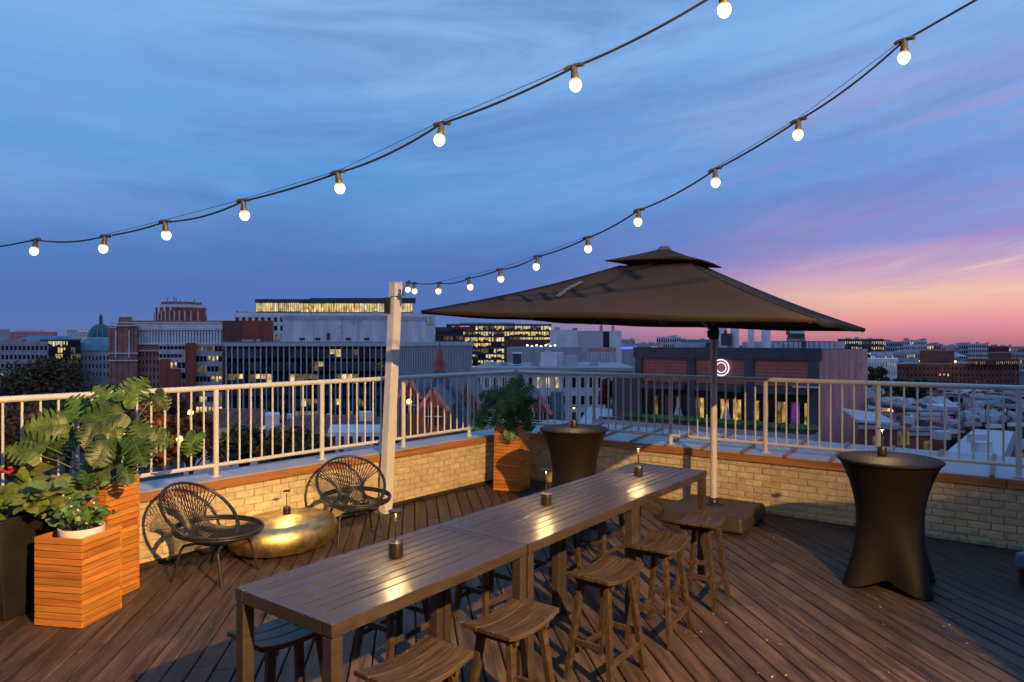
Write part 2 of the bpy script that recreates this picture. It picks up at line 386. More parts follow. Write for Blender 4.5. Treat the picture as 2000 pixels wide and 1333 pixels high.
rp = [s_at(px, UR, PR0) for px in (1160, 1310, 1495, 1715, 1990)]; rp.append(rp[-1]+1.2)
railing('white tubular railing on the parapet left of the corner, warmly lit', UL, NL, lp, -.02, lp[-1], True)
railing('pale grey tubular railing on the parapet right of the corner, behind the umbrella', UR, NR, rp, .04, rp[-1], True)

# ------------------------------------------------------------------ three bar tables in a row
TA = V((.597, .802, 0)).normalized(); tang = math.atan2(TA.y, TA.x)
TL, TW, TZ = 1.335, .685, .95
def bar_table(label):
    r_ = thing('bar_table', label, 'table', group='slatted bar tables set end to end')
    for s_ in (-1, 1):
        MB().box(0, 0, 0, TL-.004, .062, .058).build('side_rail', m_table, r_, smooth=None, bevel=.004, loc=(0, s_*(TW/2-.031), TZ-.029))
        MB().box(0, 0, 0, .046, TW-.128, .058).build('end_rail', m_table, r_, smooth=None, bevel=.003, loc=(s_*(TL/2-.026), 0, TZ-.0305))
    n = 8; w_ = (TW-.124)/n
    sl = MB().box(0, 0, 0, TL-.10, w_-.010, .018).mesh('slat', m_table)
    for i in range(n):
        o = link('slat', sl, r_); bv(o, .0025); o.location = (0, -TW/2+.062+w_*(i+.5), TZ-.0125)
    for x in (-1, 1):
        for y in (-1, 1):
            MB().box(0, 0, 0, .058, .058, TZ-.0615).build('leg', m_table, r_, smooth=None, bevel=.004, loc=(x*(TL/2-.032), y*(TW/2-.034), (TZ-.0615)/2))
    MB().box(0, 0, 0, TL-.16, .04, .05).build('cross_rail', m_table, r_, smooth=None, loc=(0, 0, TZ-.09))
    return r_
T0 = V((-.986, 2.897, 0))
bt = bar_table('nearest of the three slatted bar tables, its bare end facing the camera')
tabs = [bt, dup(bt, (0, 0, 0), 0, 'middle slatted bar table, joined to a table at both ends'), dup(bt, (0, 0, 0), 0, 'farthest slatted bar table, its free end beside the umbrella pole')]
for i, o in enumerate(tabs): o.location = T0+TA*(TL*(i+.5)+.004*i); o.rotation_euler = (0, 0, tang+(.0, .004, -.006)[i])

# ------------------------------------------------------------------ saddle stools
def stool(label):
    r_ = thing('bar_stool', label, 'stool', group='wooden saddle stools along the bar tables')
    SL, SW, SZ = .45, .30, .655
    n = 3; w_ = SW/n
    def zc(x): return SZ-.022+.030*(x/(SL/2))**2
    for i in range(n):
        m_ = MB(); y0 = -SW/2+w_*i+.0015; y1 = y0+w_-.003; vs = []; fs = []; K = 9
        for j in range(K):
            x = -SL/2+SL*j/(K-1); z = zc(x)
            vs += [(x, y0, z-.025), (x, y1, z-.025), (x, y1, z), (x, y0, z)]
        for j in range(K-1):
            a = j*4; fs += [(a+q, a+4+q, a+4+(q+1) % 4, a+(q+1) % 4)[::-1] for q in range(4)]
        fs += [(0, 1, 2, 3)[::-1], tuple(range(K*4-4, K*4))]
        m_.add(vs, [f[::-1] for f in fs]).build('seat_slat', m_stool, r_, smooth=.5, bevel=.004)
    L = {}
    for x in (-1, 1):
        for y in (-1, 1):
            p = V((x*.135, y*.088, zc(.135)-.027)); q = V((x*.205, y*.155, 0)); L[x, y] = (p, q)
            mid = (p+q)/2
            MB().bar(p, q, .035, .042, up=(1, 0, 0)).build('leg', m_stool, r_, smooth=None, bevel=.004)
    def on(x, y, z): p, q = L[x, y]; return p+(q-p)*((p.z-z)/p.z)
    for y in (-1, 1): MB().bar(on(-1, y, .155), on(1, y, .155), .024, .036).build('stretcher', m_stool, r_, smooth=None, bevel=.003)
    for x in (-1, 1): MB().bar(on(x, -1, .235), on(x, 1, .235), .024, .036).build('stretcher', m_stool, r_, smooth=None, bevel=.003)
    for x in (-1, 1): MB().bar(V((x*.135, -.13, zc(.135)-.044)), V((x*.135, .13, zc(.135)-.044)), .03, .032).build('seat_rail', m_stool, r_, smooth=None)
    return r_
st0 = stool('nearest saddle stool on the right, cut by the lower edge of the photo')
spots = [((-.425, 3.01), 0, None),
 ((.0, 3.51), .02, 'second saddle stool from the camera on the right side of the tables'),
 ((.585, 4.25), -.03, 'middle saddle stool of the five on the right side of the tables'),
 ((1.045, 4.83), .06, 'fourth saddle stool on the right, just before the one by the umbrella base'),
 ((1.52, 5.47), .10, 'farthest saddle stool on the right, standing by the umbrella base'),
 ((-1.13, 3.40), -.02, 'blue shaded saddle stool tucked at the near left corner of the tables'),
 ((-.78, 4.55), .05, 'saddle stool on the left seen between the legs of the nearest table'),
 ((-.18, 5.18), -.04, 'saddle stool on the left seen behind the joint of nearest and middle tables'),
 ((.36, 5.80), .03, 'saddle stool on the left seen under the middle table'),
 ((.84, 6.36), -.05, 'farthest saddle stool on the left, under the far end of the middle table')]
for i, ((x, y), dr, lb) in enumerate(spots):
    o = st0 if i == 0 else dup(st0, (0, 0, 0), 0, lb)
    o.location = (x, y, 0); o.rotation_euler = (0, 0, tang+dr)

# ------------------------------------------------------------------ small table lamps
def table_lamp(label):
    r_ = thing('table_lamp', label, 'lamp', group='cordless table lamps')
    MB().lathe([(.036, 0), (.0375, .002), (.0375, .074), (.036, .077), (.034, .0775), (.034, .0765), (.0, .0765)], 28).build('base', m_bronze, r_, smooth=.6)
    MB().tube([(0, 0, .0762), (0, 0, .232)], .0048, 10).build('stem', m_bronze, r_, smooth=.9)
    hd = MB().lathe([(.0, .231), (.036, .231), (.0385, .233), (.0385, .239), (.036, .241), (.0, .241)], 28).build('head', m_bronze, r_, smooth=.6)
    MB().lathe([(.0, .2275), (.018, .2275), (.018, .2312), (.0, .2312)], 20).build('diffuser', m_lamp, hd)
    MB().lathe([(.0, .0764), (.0095, .0764), (.008, .082), (.006, .084)], 14).build('button', m_bronze, r_)
    return r_
def lamp_light(loc, pw=4.5):
    a = bpy.data.lights.new('lamp_light', 'AREA'); a.shape = 'DISK'; a.size = .034; a.energy = pw; a.color = (1, .70, .27)
    o = link('lamp_light', a); o.location = (loc[0], loc[1], loc[2]+.226)
lamp0 = table_lamp('lamp nearest the camera, on the nearest bar table')
def P_on(px, py, z): return G(px, py, z)
lsp = [(G(773, 1088, TZ), None), (G(1067, 986, TZ), 'lamp at the middle bar table, its stem glowing'),
       (G(1247, 930, TZ), 'lamp on the farthest bar table in front of the umbrella pole'),
       (G(560, 1005, .30), 'lamp on the low gold drum table between the wicker chairs')]
CT1 = V((3.24, 5.86, 0)); CT2 = G(1121, 836, 1.07); CT2.z = 0
lsp += [(CT2+V((.0, .0, 1.071)), 'lamp on the round black table by the corner planter'), (CT1+V((-.02, .08, 1.071)), 'lamp on the large round black table at the right')]
for i, (p, lb) in enumerate(lsp):
    o = lamp0 if i == 0 else dup(lamp0, (0, 0, 0), 0, lb); o.location = p; o.rotation_euler = (0, 0, R.uniform(0, 6)); lamp_light(p, (5, 5, 5, 3, 2.6, 4)[i])

# ------------------------------------------------------------------ cocktail tables under stretch covers
def cocktail(label, loc, r, h, rz):
    rt = thing('cocktail_table', label, 'table', loc, rz, 'round cocktail tables in black stretch covers')
    n = 96; rows = 26; vs = []; fs = []
    for i in range(rows):
        f = i/(rows-1)                                  # 0 top, 1 hem
        for j in range(n):
            th = 2*math.pi*j/n
            lobe = abs(math.cos(2*th))                  # 1 at the four feet
            hem = .004+.085*(1-lobe**1.6)
            z = (h-.012)*(1-f)+hem*f
            g = 1-(z/(h-.012))
            waist = r*(.66+.34*(1-g/.10)**2 if g < .10 else .66)
            tens = r*(1-.36*math.sin(min(1, g*2.0)*math.pi/2)**.8)   # taut curve from the rim to the waist
            foot = r*1.07*(.62+.38*lobe**2.2)
            k = max(0, (g-.42)/.58); k = k*k*(1.55-.55*k)
            rr = tens*(1-k)+foot*k
            if f > .42: rr -= .012*r*(1-lobe)*k
            rr += r*(.006*math.sin(31*th+2*math.sin(3*th))*math.exp(-((g-.05)/.06)**2)+.004*math.sin(17*th+9*g)*k*(1-lobe))
            vs.append((rr*math.cos(th), rr*math.sin(th), z))
    for i in range(rows-1):
        fs += [(i*n+j, (i+1)*n+j, (i+1)*n+(j+1) % n, i*n+(j+1) % n) for j in range(n)]
    MB().add(vs, fs).build('stretch_cover', m_cloth, rt, smooth=1.2)
    MB().lathe([(0, h-.006), (r*.985, h-.006), (r+.003, h-.012), (r+.004, h-.022), (r*.992, h-.030), (0, h-.030)][::-1] , 72).build('table_top', m_cloth, rt, smooth=.9)
    MB().lathe([(0, h-.004), (r*.97, h-.004), (r*.985, h-.0055)][::-1]+[], 72).build('top_cloth', m_cloth, rt, smooth=.6)
    MB().tube([(0, 0, .04), (0, 0, h-.04)], .035, 12).build('pole', m_black, rt)
    for k in range(4):
        a = k*math.pi/2; MB().bar((0, 0, .05), (r*.96*math.cos(a), r*.96*math.sin(a), .014), .04, .028).build('foot', m_black, rt)
    return rt
cocktail('large round table in a black stretch cover standing alone at the right', CT1, .405, 1.07, math.radians(11))
cocktail('smaller round table in a black stretch cover beside the corner planter', CT2, .392, 1.07, math.radians(30))

# ------------------------------------------------------------------ low gold drum table
GT = V((-2.29, 6.86, 0))
gr = thing('drum_table', 'low hammered gold pebble shaped table between the two wicker chairs', 'table', GT, math.atan2(.774, .632))
prof = [(.0, 0), (.60, 0), (.72, .006), (.86, .03), (.95, .075), (.992, .125), (1., .16), (.985, .205), (.94, .25), (.87, .28), (.80, .292), (.72, .297), (.4, .299), (0, .30)]
g_ = MB().lathe([(r_*1., z) for r_, z in prof], 64); g_.v = [(x*.565, y*.44, z) for x, y, z in g_.v]
g_.build('drum', m_gold, gr, smooth=1.)

# ------------------------------------------------------------------ round wicker lounge chairs
def lounge(label):
    r_ = thing('wicker_chair', label, 'chair', group='round black wicker lounge chairs')
    def ell(c, ax, ay, n=40): return [c+ax*math.cos(2*math.pi*i/n)+ay*math.sin(2*math.pi*i/n) for i in range(n)]
    # back hoop: tilted ellipse from low at the front to high at the back; X is the facing direction
    b = V((-.43, 0, .785)); fr = V((.13, 0, .30)); hc = (b+fr)/2; ha = (b-fr)/2; hb_ = V((0, .365, 0))
    sc_ = V((.04, 0, .435)); sa = V((.375, 0, -.018)); sb = V((0, .355, 0))
    for d in (0, .016):
        MB().tube(ell(hc+V((-d*.5, 0, d*.2)), ha*(1-d), hb_*(1-d)), .0125, 8, True).build('back_hoop', m_wicker, r_, smooth=1.2)
    for d in (0, .022):
        MB().tube(ell(sc_+V((0, 0, -d)), sa*(1-d), sb*(1-d)), .0125, 8, True).build('seat_ring', m_wicker, r_, smooth=1.2)
    K = 23
    for i in range(K):
        q_ = -1+2*i/(K-1); th = q_*1.18
        top = hc+ha*math.cos(th)+hb_*math.sin(th)
        fth = q_*1.25; f_ = sc_+sa*math.cos(fth)+sb*math.sin(fth)
        y0 = top.y*.62
        low = V((-.20+.05*q_*q_, y0*.72, .375+.03*q_*q_)); mid = V((-.285+.05*q_*q_, y0*.80, .50+.02*q_*q_)); seat = V((.04, f_.y*.86, .325+.045*q_*q_))
        pts = [top, mid, low, seat, f_]; cv = []
        ex = [pts[0]*2-pts[1]]+pts+[pts[-1]*2-pts[-2]]
        for k in range(1, 5):
            p0, p1, p2, p3 = ex[k-1:k+3]
            for t_ in (0, .2, .4, .6, .8):
                cv.append(.5*((2*p1)+(p2-p0)*t_+(2*p0-5*p1+4*p2-p3)*t_*t_+(3*p1-p0-3*p2+p3)*t_**3))
        cv.append(pts[-1])
        MB().tube(cv, .0056, 5).build('cane', m_wicker, r_, smooth=1.2)
    # arched cross wires and legs
    for s_ in (-1, 1):
        for x, fx in ((.15, .27), (-.13, -.24)):
            top = V((x, s_*.10, .30)); sh = V((x+(fx-x)*.35, s_*.185, .30)); ft = V((fx, s_*.245, .0))
            MB().tube([top, (top+sh)/2, sh, sh+(ft-sh)*.12+V((0, s_*.02, 0)), sh+(ft-sh)*.3+V((0, s_*.012, 0)), ft], .0125, 8).build('leg', m_black, r_, smooth=1.2)
    for x in (.15, -.13): MB().tube([V((x, -.11, .30)), V((x, .11, .30))], .0125, 8).build('under_bar', m_black, r_)
    for s_ in (-1, 1): MB().tube([V((.15, s_*.10, .31)), V((-.13, s_*.10, .31))], .011, 8).build('under_bar', m_black, r_)
    return r_
ch0 = lounge('round black wicker chair beside the tall cedar planter, turned towards the gold table')
ch0.location = (-2.62, 6.02, 0); ch0.rotation_euler = (0, 0, math.radians(-16))
dup(ch0, (-1.66, 7.22, 0), math.radians(-62), 'round black wicker chair by the white post, facing the camera')

# ------------------------------------------------------------------ white post that carries the string of lights
PB = G(753, 1000); PB.z = 0
pr = thing('light_post', 'square white leaning post at the parapet carrying the string lights', 'post', PB, math.radians(50))
MB().box(0, 0, .012, .21, .21, .024).build('base_plate', m_rail, pr, smooth=None, bevel=.004)
lean = V((.125, .0, 2.77)); lean.rotate(Euler((0, 0, -math.radians(50))))
MB().bar((0, 0, .0245), lean, .118, .118, up=(1, 0, 0)).build('shaft', m_rail, pr, smooth=None, bevel=.006)
MB().box(lean.x, lean.y, 2.777, .124, .124, .012).build('cap', m_rail, pr, smooth=None)
hk = lean+V((.07, -.045, -.09))
MB().tube([lean+V((.055, -.03, -.075)), hk, hk+V((.01, -.005, -.06))], .012, 8).build('hook', m_black, pr)
MB().box(lean.x-.085, lean.y+.05, 2.50, .05, .07, .19, .3).build('junction_box', m_black, pr, smooth=None)
lp_ = [lean*(.93)+V((.0675*math.cos(a)*1.28, .0675*math.sin(a)*1.28, .035*math.cos(a+2.2))) for a in [k*math.pi/8 for k in range(16)]]
MB().tube(lp_, .004, 6, True).build('tie_wire', m_black, pr)
TOP = PB+V((.125, 0, 2.70))

# ------------------------------------------------------------------ parasol
UC = V((1.63, 7.3, 0)); u_ = V((.54, .84, 0)).normalized(); v_ = V((.84, -.54, 0)).normalized()
POLE = V((2.35, 7.95, 0))
ur_ = thing('parasol', 'large square taupe parasol with a small vented top, on a pole by the parapet', 'parasol', UC)
hs = 1.75
czz = {(-1, -1): 2.365, (-1, 1): 2.232, (1, 1): 2.205, (1, -1): 2.335}
def rim(a, b):           # bilinear corner heights at a (along u), b (along v) in -1..1
    return sum(z*(1+ca_*a)/2*(1+cb_*b)/2 for (ca_, cb_), z in czz.items())
def canopy(name, half, z_rim, z_top, inner, sag, m_, nu=16, nv=10, th=.0, flap=.05):
    cor = [(-1, -1), (-1, 1), (1, 1), (1, -1)]
    for k in range(4):
        a0, a1 = cor[k], cor[(k+1) % 4]; vs = []; fs = []
        for i in range(nv+2):
            for j in range(nu+1):
                s_ = j/nu; ex = 2*s_-1
                f = max(0, (i-1)/nv)                     # 0 rim .. 1 inner opening
                a = a0[0]+(a1[0]-a0[0])*s_; b = a0[1]+(a1[1]-a0[1])*s_
                sc2 = 1-f*(1-inner)
                pin = 1-.035*(1-ex*ex)*(1-f)              # edge pulled in between the ribs
                zr = z_rim(a, b); z = zr+(z_top-zr)*f
                z -= sag*math.sin(f*math.pi)*(.55+.45*(1-ex*ex)) - .02*(1-ex*ex)*(1-f)
                if i == 0: z -= flap*(.55+.45*(1-ex*ex)); pin *= .998
                nip = 1+(.045*max(0, -a)*max(0, -b)*(1-f) if half > 1 else 0)
                z -= (.030*math.sin(math.pi*abs(ex))**2*(1-f)**.5*math.sin(min(1, f*1.2+.15)*math.pi) if half > 1 else 0)
                p = u_*(a*half*sc2*pin*nip)+v_*(b*half*sc2*pin*nip)
                vs.append((p.x, p.y, z))
        n = nu+1
        for i in range(nv+1): fs += [(i*n+j, i*n+j+1, (i+1)*n+j+1, (i+1)*n+j) for j in range(nu)]
        o = MB().add(vs, [f[::-1] for f in fs]).build(name, m_, ur_, smooth=1.)
        so = o.modifiers.new('thick', 'SOLIDIFY'); so.thickness = .004
canopy('canopy_panel', hs, rim, 2.86, .20, .055, m_umb)
canopy('vent_panel', .47, lambda a, b: 2.895+.02*b*-1, 3.045, .10, .012, m_umb, 10, 5, flap=.018)
MB().lathe([(0, 3.035), (.075, 3.035), (.07, 3.06), (.045, 3.082), (0, 3.088)], 20).build('finial', m_umbdark, ur_)
MB().tube([(0, 0, 2.27), (0, 0, 3.04)], .028, 12).build('mast', m_umbdark, ur_)
MB().lathe([(0, 2.255), (.02, 2.25), (.05, 2.27), (.055, 2.32), (.03, 2.35), (0, 2.35)], 18).build('hub', m_black, ur_)
for k, (a, b) in enumerate(((-1, -1), (-1, 0), (-1, 1), (0, 1), (1, 1), (1, 0), (1, -1), (0, -1))):
    e_ = u_*(a*hs*.985)+v_*(b*hs*.985); e_.z = rim(a, b)-.012
    if a == 0 or b == 0: e_ = V((e_.x*.96, e_.y*.96, e_.z+.02))
    top = V((e_.x*.06, e_.y*.06, 2.90)); mid = top+(e_-top)*.5+V((0, 0, -.075))
    rb = MB().bar(top, mid, .02, .026).bar(mid, e_, .02, .026).build('rib', m_umbdark, ur_, smooth=None)
    q0 = V((e_.x*.03, e_.y*.03, 2.30)); MB().bar(q0, mid, .016, .02).build('strut', m_umbdark, rb, smooth=None)
    MB().lathe([(0, -.012), (.014, -.01), (.016, .004), (.008, .012), (0, .013)], 10).build('rib_tip', m_pole, rb, loc=e_+V((0, 0, -.012)))
mid_strap = u_*(-.55*hs)+v_*(-.62*hs)
def surf(a, b):
    f = (1-max(abs(a), abs(b)))/.8; zr = rim(a/max(abs(a), abs(b)), b/max(abs(a), abs(b))); return zr+(2.86-zr)*f-.055*math.sin(f*math.pi)*.8
p0 = u_*(-.70*hs)+v_*(-.36*hs); p1 = u_*(-.46*hs)+v_*(-.33*hs); p0.z = surf(-.70, -.36)+.012; p1.z = surf(-.46, -.33)+.016
MB().bar(p0, (p0+p1)/2+V((0, 0, .012)), .05, .012).bar((p0+p1)/2+V((0, 0, .012)), p1, .05, .012).build('tie_strap', m_umbdark, ur_, smooth=None)
pl = POLE-UC
MB().tube([pl+V((0, 0, .178)), pl+V((0, 0, 2.16))], .038, 18).build('pole', m_pole, ur_, smooth=.9)
MB().tube([pl+V((0, 0, 2.16)), pl+V((.0, 0, 2.5))], .022, 12).build('upper_tube', m_umbdark, ur_, smooth=.9)
MB().lathe([(.040, 2.085), (.052, 2.09), (.062, 2.13), (.064, 2.19), (.05, 2.235), (.03, 2.25)], 18, (pl.x, pl.y, 0)).build('bracket', m_black, ur_)
MB().bar(pl+V((-.02, -.02, 2.20)), V((pl.x*.32, pl.y*.32, 2.52)), .035, .05).build('arm', m_umbdark, ur_, smooth=None)
MB().tube([pl+V((-.045, -.04, 2.17)), pl+V((-.085, -.075, 2.12)), pl+V((-.09, -.08, 2.19))], .012, 8).build('crank_handle', m_black, ur_)
MB().lathe([(.115, .178), (.115, .19), (.06, .20), (.05, .24), (.038, .25)], 24, (pl.x, pl.y, 0)).build('pole_collar', m_black, ur_)
bs_ = thing('parasol_weight', 'square dark brown weighted plastic slab under the parasol pole', 'parasol weight', (2.33, 7.87, 0), math.radians(54.5))
MB().box(0, 0, .095, .93, .93, .165, tap=.965).build('tank', m_plast, bs_, smooth=None, bevel=.03)
for x in (-1, 1):
    for y in (-1, 1): MB().box(x*.36, y*.36, .011, .12, .12, .022).build('foot', m_black, bs_, smooth=None)

for (a, b) in ((-1, -1), (-1, 1), (1, 1), (1, -1)):
    rp_ = []
    for k in range(11):
        f = k/10; sc2 = (1-f*.8)*(1+(.045*(1-f) if a < 0 and b < 0 else 0)); p = u_*(a*hs*sc2)+v_*(b*hs*sc2); p.z = rim(a, b)+(2.86-rim(a, b))*f-.055*math.sin(f*math.pi)*.55+.004; rp_.append(p)
    MB().tube(rp_, .007, 5).build('ridge_seam', m_umb, ur_, smooth=1.)
for (a, b) in ((-1, 0), (0, -1), (0, 1), (1, 0)):
    rp_ = []
    for k in range(11):
        f = k/10; sc2 = (1-f*.8)*(1-.035*(1-f)); p = u_*(a*hs*sc2)+v_*(b*hs*sc2); p.z = rim(a, b)+(2.86-rim(a, b))*f-.055*math.sin(f*math.pi)-.02*(1-f)+.004; rp_.append(p)
    MB().tube(rp_, .006, 5).build('panel_seam', m_umb, ur_, smooth=1.)
# unseen second parasol, added outside the frame to darken the right of the deck
q_ = math.radians(-67); p2_ = dup(ur_, (4.97, 1.48, 0), q_, 'unseen taupe parasol added beyond the right edge to shade the deck')
o_ = V((.70, .57, 0)); o_.rotate(Euler((0, 0, q_))); dup(bs_, V((4.97, 1.48, 0))+o_, math.radians(54.5)+q_, 'brown weighted slab of the unseen parasol added to shade the deck')
# ------------------------------------------------------------------ string lights
def lights(label, P0, dirv, pix, ends, wires):
    r_ = thing('string_lights', label, 'string lights', P0)
    pts = []
    for px, py in pix:
        k = (px-1000)/FPX; s_ = (k*P0[1]-P0[0])/(dirv[0]-k*dirv[1]); d = P0[1]+s_*dirv[1]
        pts.append(V((P0[0]+s_*dirv[0], d, CH+(667-py)/FPX*d)))
    o0 = V(P0)
    cab = [V(ends[0])]+[p+V((0, 0, .085)) for p in pts]+[V(ends[1])]
    ln = []
    for i in range(len(cab)-1):
        a, b = cab[i], cab[i+1]
        for t_ in [k/8 for k in range(8)]:
            sg_ = .028*(b-a).length*4*t_*(1-t_)*(1+.5*math.sin(i*2.7)); ln.append(a+(b-a)*t_-V((0, 0, sg_))-o0)
    ln.append(cab[-1]-o0)
    MB().tube(ln, .0062, 7).build('cable', m_black, r_, smooth=1.2)
    for a, b in wires:
        q = [cab[a]+V((0, 0, .012))-o0, cab[b]+V((0, 0, .012))-o0]; MB().tube(q, .0018, 5).build('support_wire', m_black, r_)
    bulb = MB().lathe([(.0, -.087), (.012, -.085), (.022, -.076), (.029, -.063), (.030, -.05), (.027, -.037), (.020, -.026), (.0165, -.016), (.0165, -.01)], 20).mesh('bulb', m_bulb, None, 1.2)
    sk = MB().lathe([(.017, -.026), (.0195, -.024), (.0195, -.006), (.017, -.002), (.0155, .03), (.011, .04), (.0, .042)], 16)
    sk.tube([(-.05, 0, .034), (-.03, 0, .040), (.03, 0, .040), (.05, 0, .034)], .011, 8)
    skm = sk.mesh('socket', m_sock, None, .8)
    yaw = math.atan2(dirv[1], dirv[0])
    for i, p in enumerate(pts):
        s_ = link('socket', skm, r_); s_.location = p+V((0, 0, .05))-o0; s_.rotation_euler = (R.uniform(-.22, .22), R.uniform(-.12, .12), yaw)
        b = link('bulb', bulb, s_)
    return r_
L1 = [(69, 491), (204, 486), (323, 459), (476, 420), (661, 367), (861, 274), (1122, 166), (1412, 18)]
L2 = [(797, 566), (809, 569), (857, 569), (916, 561), (977, 545), (1049, 521), (1148, 486), (1247, 434), (1397, 357), (1559, 264), (1766, 112)]
lights('left strand of round bulbs crossing the open sky', (-3.605, 5.194, 2.63), (.90, -.434), L1, ((-5.98, 6.33, 2.95), (7.3, -.066, 5.2)), ((3, 4), (4, 5), (5, 6), (2, 3), (6, 7)))
lights('right strand of round bulbs running from the white post over the parasol', (-1.40, 8.2, 2.70), (.602, -.798), L2, (tuple(TOP+V((.09, -.06, -.02))), (6.7, -2.58, 6.0)), ((9, 10), (10, 11), (3, 5), (5, 7)))

# posts that hold the far ends of the strands, and the wall with the flood lamp behind the camera
for loc, h, lb in (((-5.98, 6.33, 0), 3.0, 'square white post left of the photo holding the left strand'), ((7.3, -.066, 0), 5.3, 'square white post right of the camera holding the left strand')):
    e_ = thing('light_post', lb, 'post', loc); MB().box(0, 0, h/2+.02, .1, .1, h).build('shaft', m_rail, e_, smooth=None, bevel=.006); MB().box(0, 0, .012, .2, .2, .024).build('base_plate', m_rail, e_, smooth=None)
pw = thing('penthouse_wall', 'dark brown roof house wall behind the camera carrying the flood lamp', 'wall', (0, -2.8, 0))
MB().box(-.5, -.2, 3.0, 18, .4, 6.1).build('wall', mat('brown_render', (.10, .075, .06), .9, var=.2, scale=1.), pw, smooth=None)
MB().box(-.5, -.22, 6.1, 18.3, .6, .12).build('coping', m_cap, pw, smooth=None)
MB().bar((FL.x, 0, FL.z+.05), (FL.x, 1.35, FL.z+.05), .05, .05).bar((FL.x-.16, 1.35, FL.z+.1), (FL.x+.16, 1.35, FL.z+.1), .10, .22).build('flood_lamp', m_black, pw, smooth=None)
# ------------------------------------------------------------------ planters
def planter(label, c, w_, h, rows, rz, tap=1., depth=.10):
    r_ = thing('slatted_planter', label, 'planter', c, rz)
    MB().box(0, 0, (h-depth)/2+.004, w_-.05, w_-.05, h-depth, tap=tap).build('liner', m_cedar_in, r_, smooth=None)
    hh = h/rows
    for side in range(4):
        a = side*math.pi/2
        for k in range(rows):
            z = hh*(k+.5); tp = 1+(tap-1)*(z/h)
            ln = (w_*tp if side % 2 == 0 else w_*tp-.042)
            o = MB().box(0, 0, 0, ln, .019, hh-.005).build('slat', m_cedar, r_, smooth=None, bevel=.002)
            q_ = (w_*tp/2-.0105+R.uniform(-.0012, .0012))
            o.location = (q_*math.sin(a), -q_*math.cos(a), z+.001); o.rotation_euler = (0, 0, a)
    return r_
def soil(root, z, r): MB().lathe([(0, z-.03), (r, z-.03), (r, z), (r*.5, z+.012), (0, z+.016)], 20).build('soil', m_soil, root, smooth=.8)
LOWP = V((-3.25, 5.13, 0)); TALLP = V((-3.33, 5.60, 0)); CORP = V((0.0, 9.58, 0))
planter('low cedar slatted cube planter at the left holding a white pot', LOWP, .395, .645, 13, math.radians(-10))
planter('tall cedar slatted planter holding the big monstera at the left', TALLP, .345, .945, 19, math.radians(-14), depth=.06)
planter('tall tapering cedar slatted planter standing in the parapet corner', CORP, .40, .90, 19, math.radians(-23), .93, .06)
# monstera leaves: one lobed leaf, three bends
def mon_mesh(k, lobes=6):
    m_ = MB(); rr = random.Random(k*11+5)
    def W(t_): return .43*max(0, math.sin(math.pi*min(1, .16+.84*max(0, t_))**.86))**.62 if t_ < .999 else .01
    bend = (.25, .5, .12, .35)[k % 4]
    def P(t_, r, s_):
        x = s_*W(t_)*r; y = t_*.90+.20*r**1.5*(1-t_)**.8-.06*r
        z = .16*abs(x)-.55*x*x-bend*max(0, y)**2*.6+.010*math.sin(8*y+2*s_*r)
        return (x, y, z)
    RS = [0, .25, .5, .65, .8, .92, 1.]
    for s_ in (-1, 1):
        for i in range(lobes):
            ta = i/lobes; tb = (i+1)/lobes; gap = rr.uniform(.13, .21); hole = rr.uniform(.30, .48)
            if i == 0: hole = .75
            if k % 4 == 3 and i > 3: hole = 1
            vs = []; fs = []
            for r in RS:
                g = 0 if r <= hole else gap*min(1, (r-hole)/.16)*(tb-ta)
                if r > .9 and hole < 1: g += (.05 if r < 1 else .16)*(tb-ta)
                for q in (0, .5, 1): vs.append(P(ta+g+(tb-ta-2*g)*q, r*(1.02 if q == .5 and r == 1 else 1), s_))
            for a in range(len(RS)-1):
                for q in range(2):
                    f = (a*3+q, a*3+q+1, a*3+q+4, a*3+q+3); fs.append(f if s_ < 0 else f[::-1])
            m_.add(vs, fs)
        e = P(0, 1, s_); h_ = P(0, .5, s_)     # heart lobe behind the stalk
        vs = [(0, 0, 0), (s_*.05, -.10, .0), (s_*.16, -.17, -.02), (s_*.27, -.15, -.04), (s_*.36, -.05, -.06), e, h_]
        m_.add(vs, [tuple(range(7)) if s_ > 0 else tuple(range(6, -1, -1))])
    m_.tube([(P(t_*.97, 0, 1)[0], P(t_*.97, 0, 1)[1], P(t_*.97, 0, 1)[2]+.004) for t_ in (0, .25, .5, .75, 1)], [.012, .010, .008, .005, .002], 5, mi=1)
    return m_.mesh('leaf', [m_mon, m_stem], None, .8)
MON = [mon_mesh(k) for k in range(4)]
def place_leaf(root, px, py, size_px, ang, d, mesh, up=.35, yaw=None, base=None, stem_r=.006, soil_pt=None, elong=1.):
    L = size_px/FPX*d*.90
    p = Q(px, py, d); ray = (p-V((0, 0, CH))).normalized()
    n = (-ray*1.0+V((0, 0, up))+V((R.uniform(-.35, .35) if yaw is None else yaw, 0, R.uniform(-.1, .15)))).normalized()
    a = math.radians(ang); y = V((math.cos(a), 0, math.sin(a))); y = (y-n*y.dot(n)).normalized(); x = y.cross(n)
    b = p-y*L*.45
    M_ = Matrix(((x.x*L, y.x*L*elong, n.x*L, 0), (x.y*L, y.y*L*elong, n.y*L, 0), (x.z*L, y.z*L*elong, n.z*L, 0), (0, 0, 0, 1)))
    o = link('leaf', mesh, root); o.matrix_basis = Matrix.Translation(b-root.location) @ M_
    if soil_pt is not None:
        s0 = soil_pt+V((R.uniform(-.05, .05), R.uniform(-.05, .05), 0)); s1 = b
        mid = (s0+s1)/2+V((0, 0, .12*(s1-s0).length)); pts = []
        for k in range(9):
            t_ = k/8; pts.append(s0*(1-t_)**2+mid*2*t_*(1-t_)+s1*t_*t_-root.location)
        MB().tube(pts, [stem_r*(1.3-.6*k/8) for k in range(9)], 6).build('stem', m_stem, root, smooth=1.2)
    return o
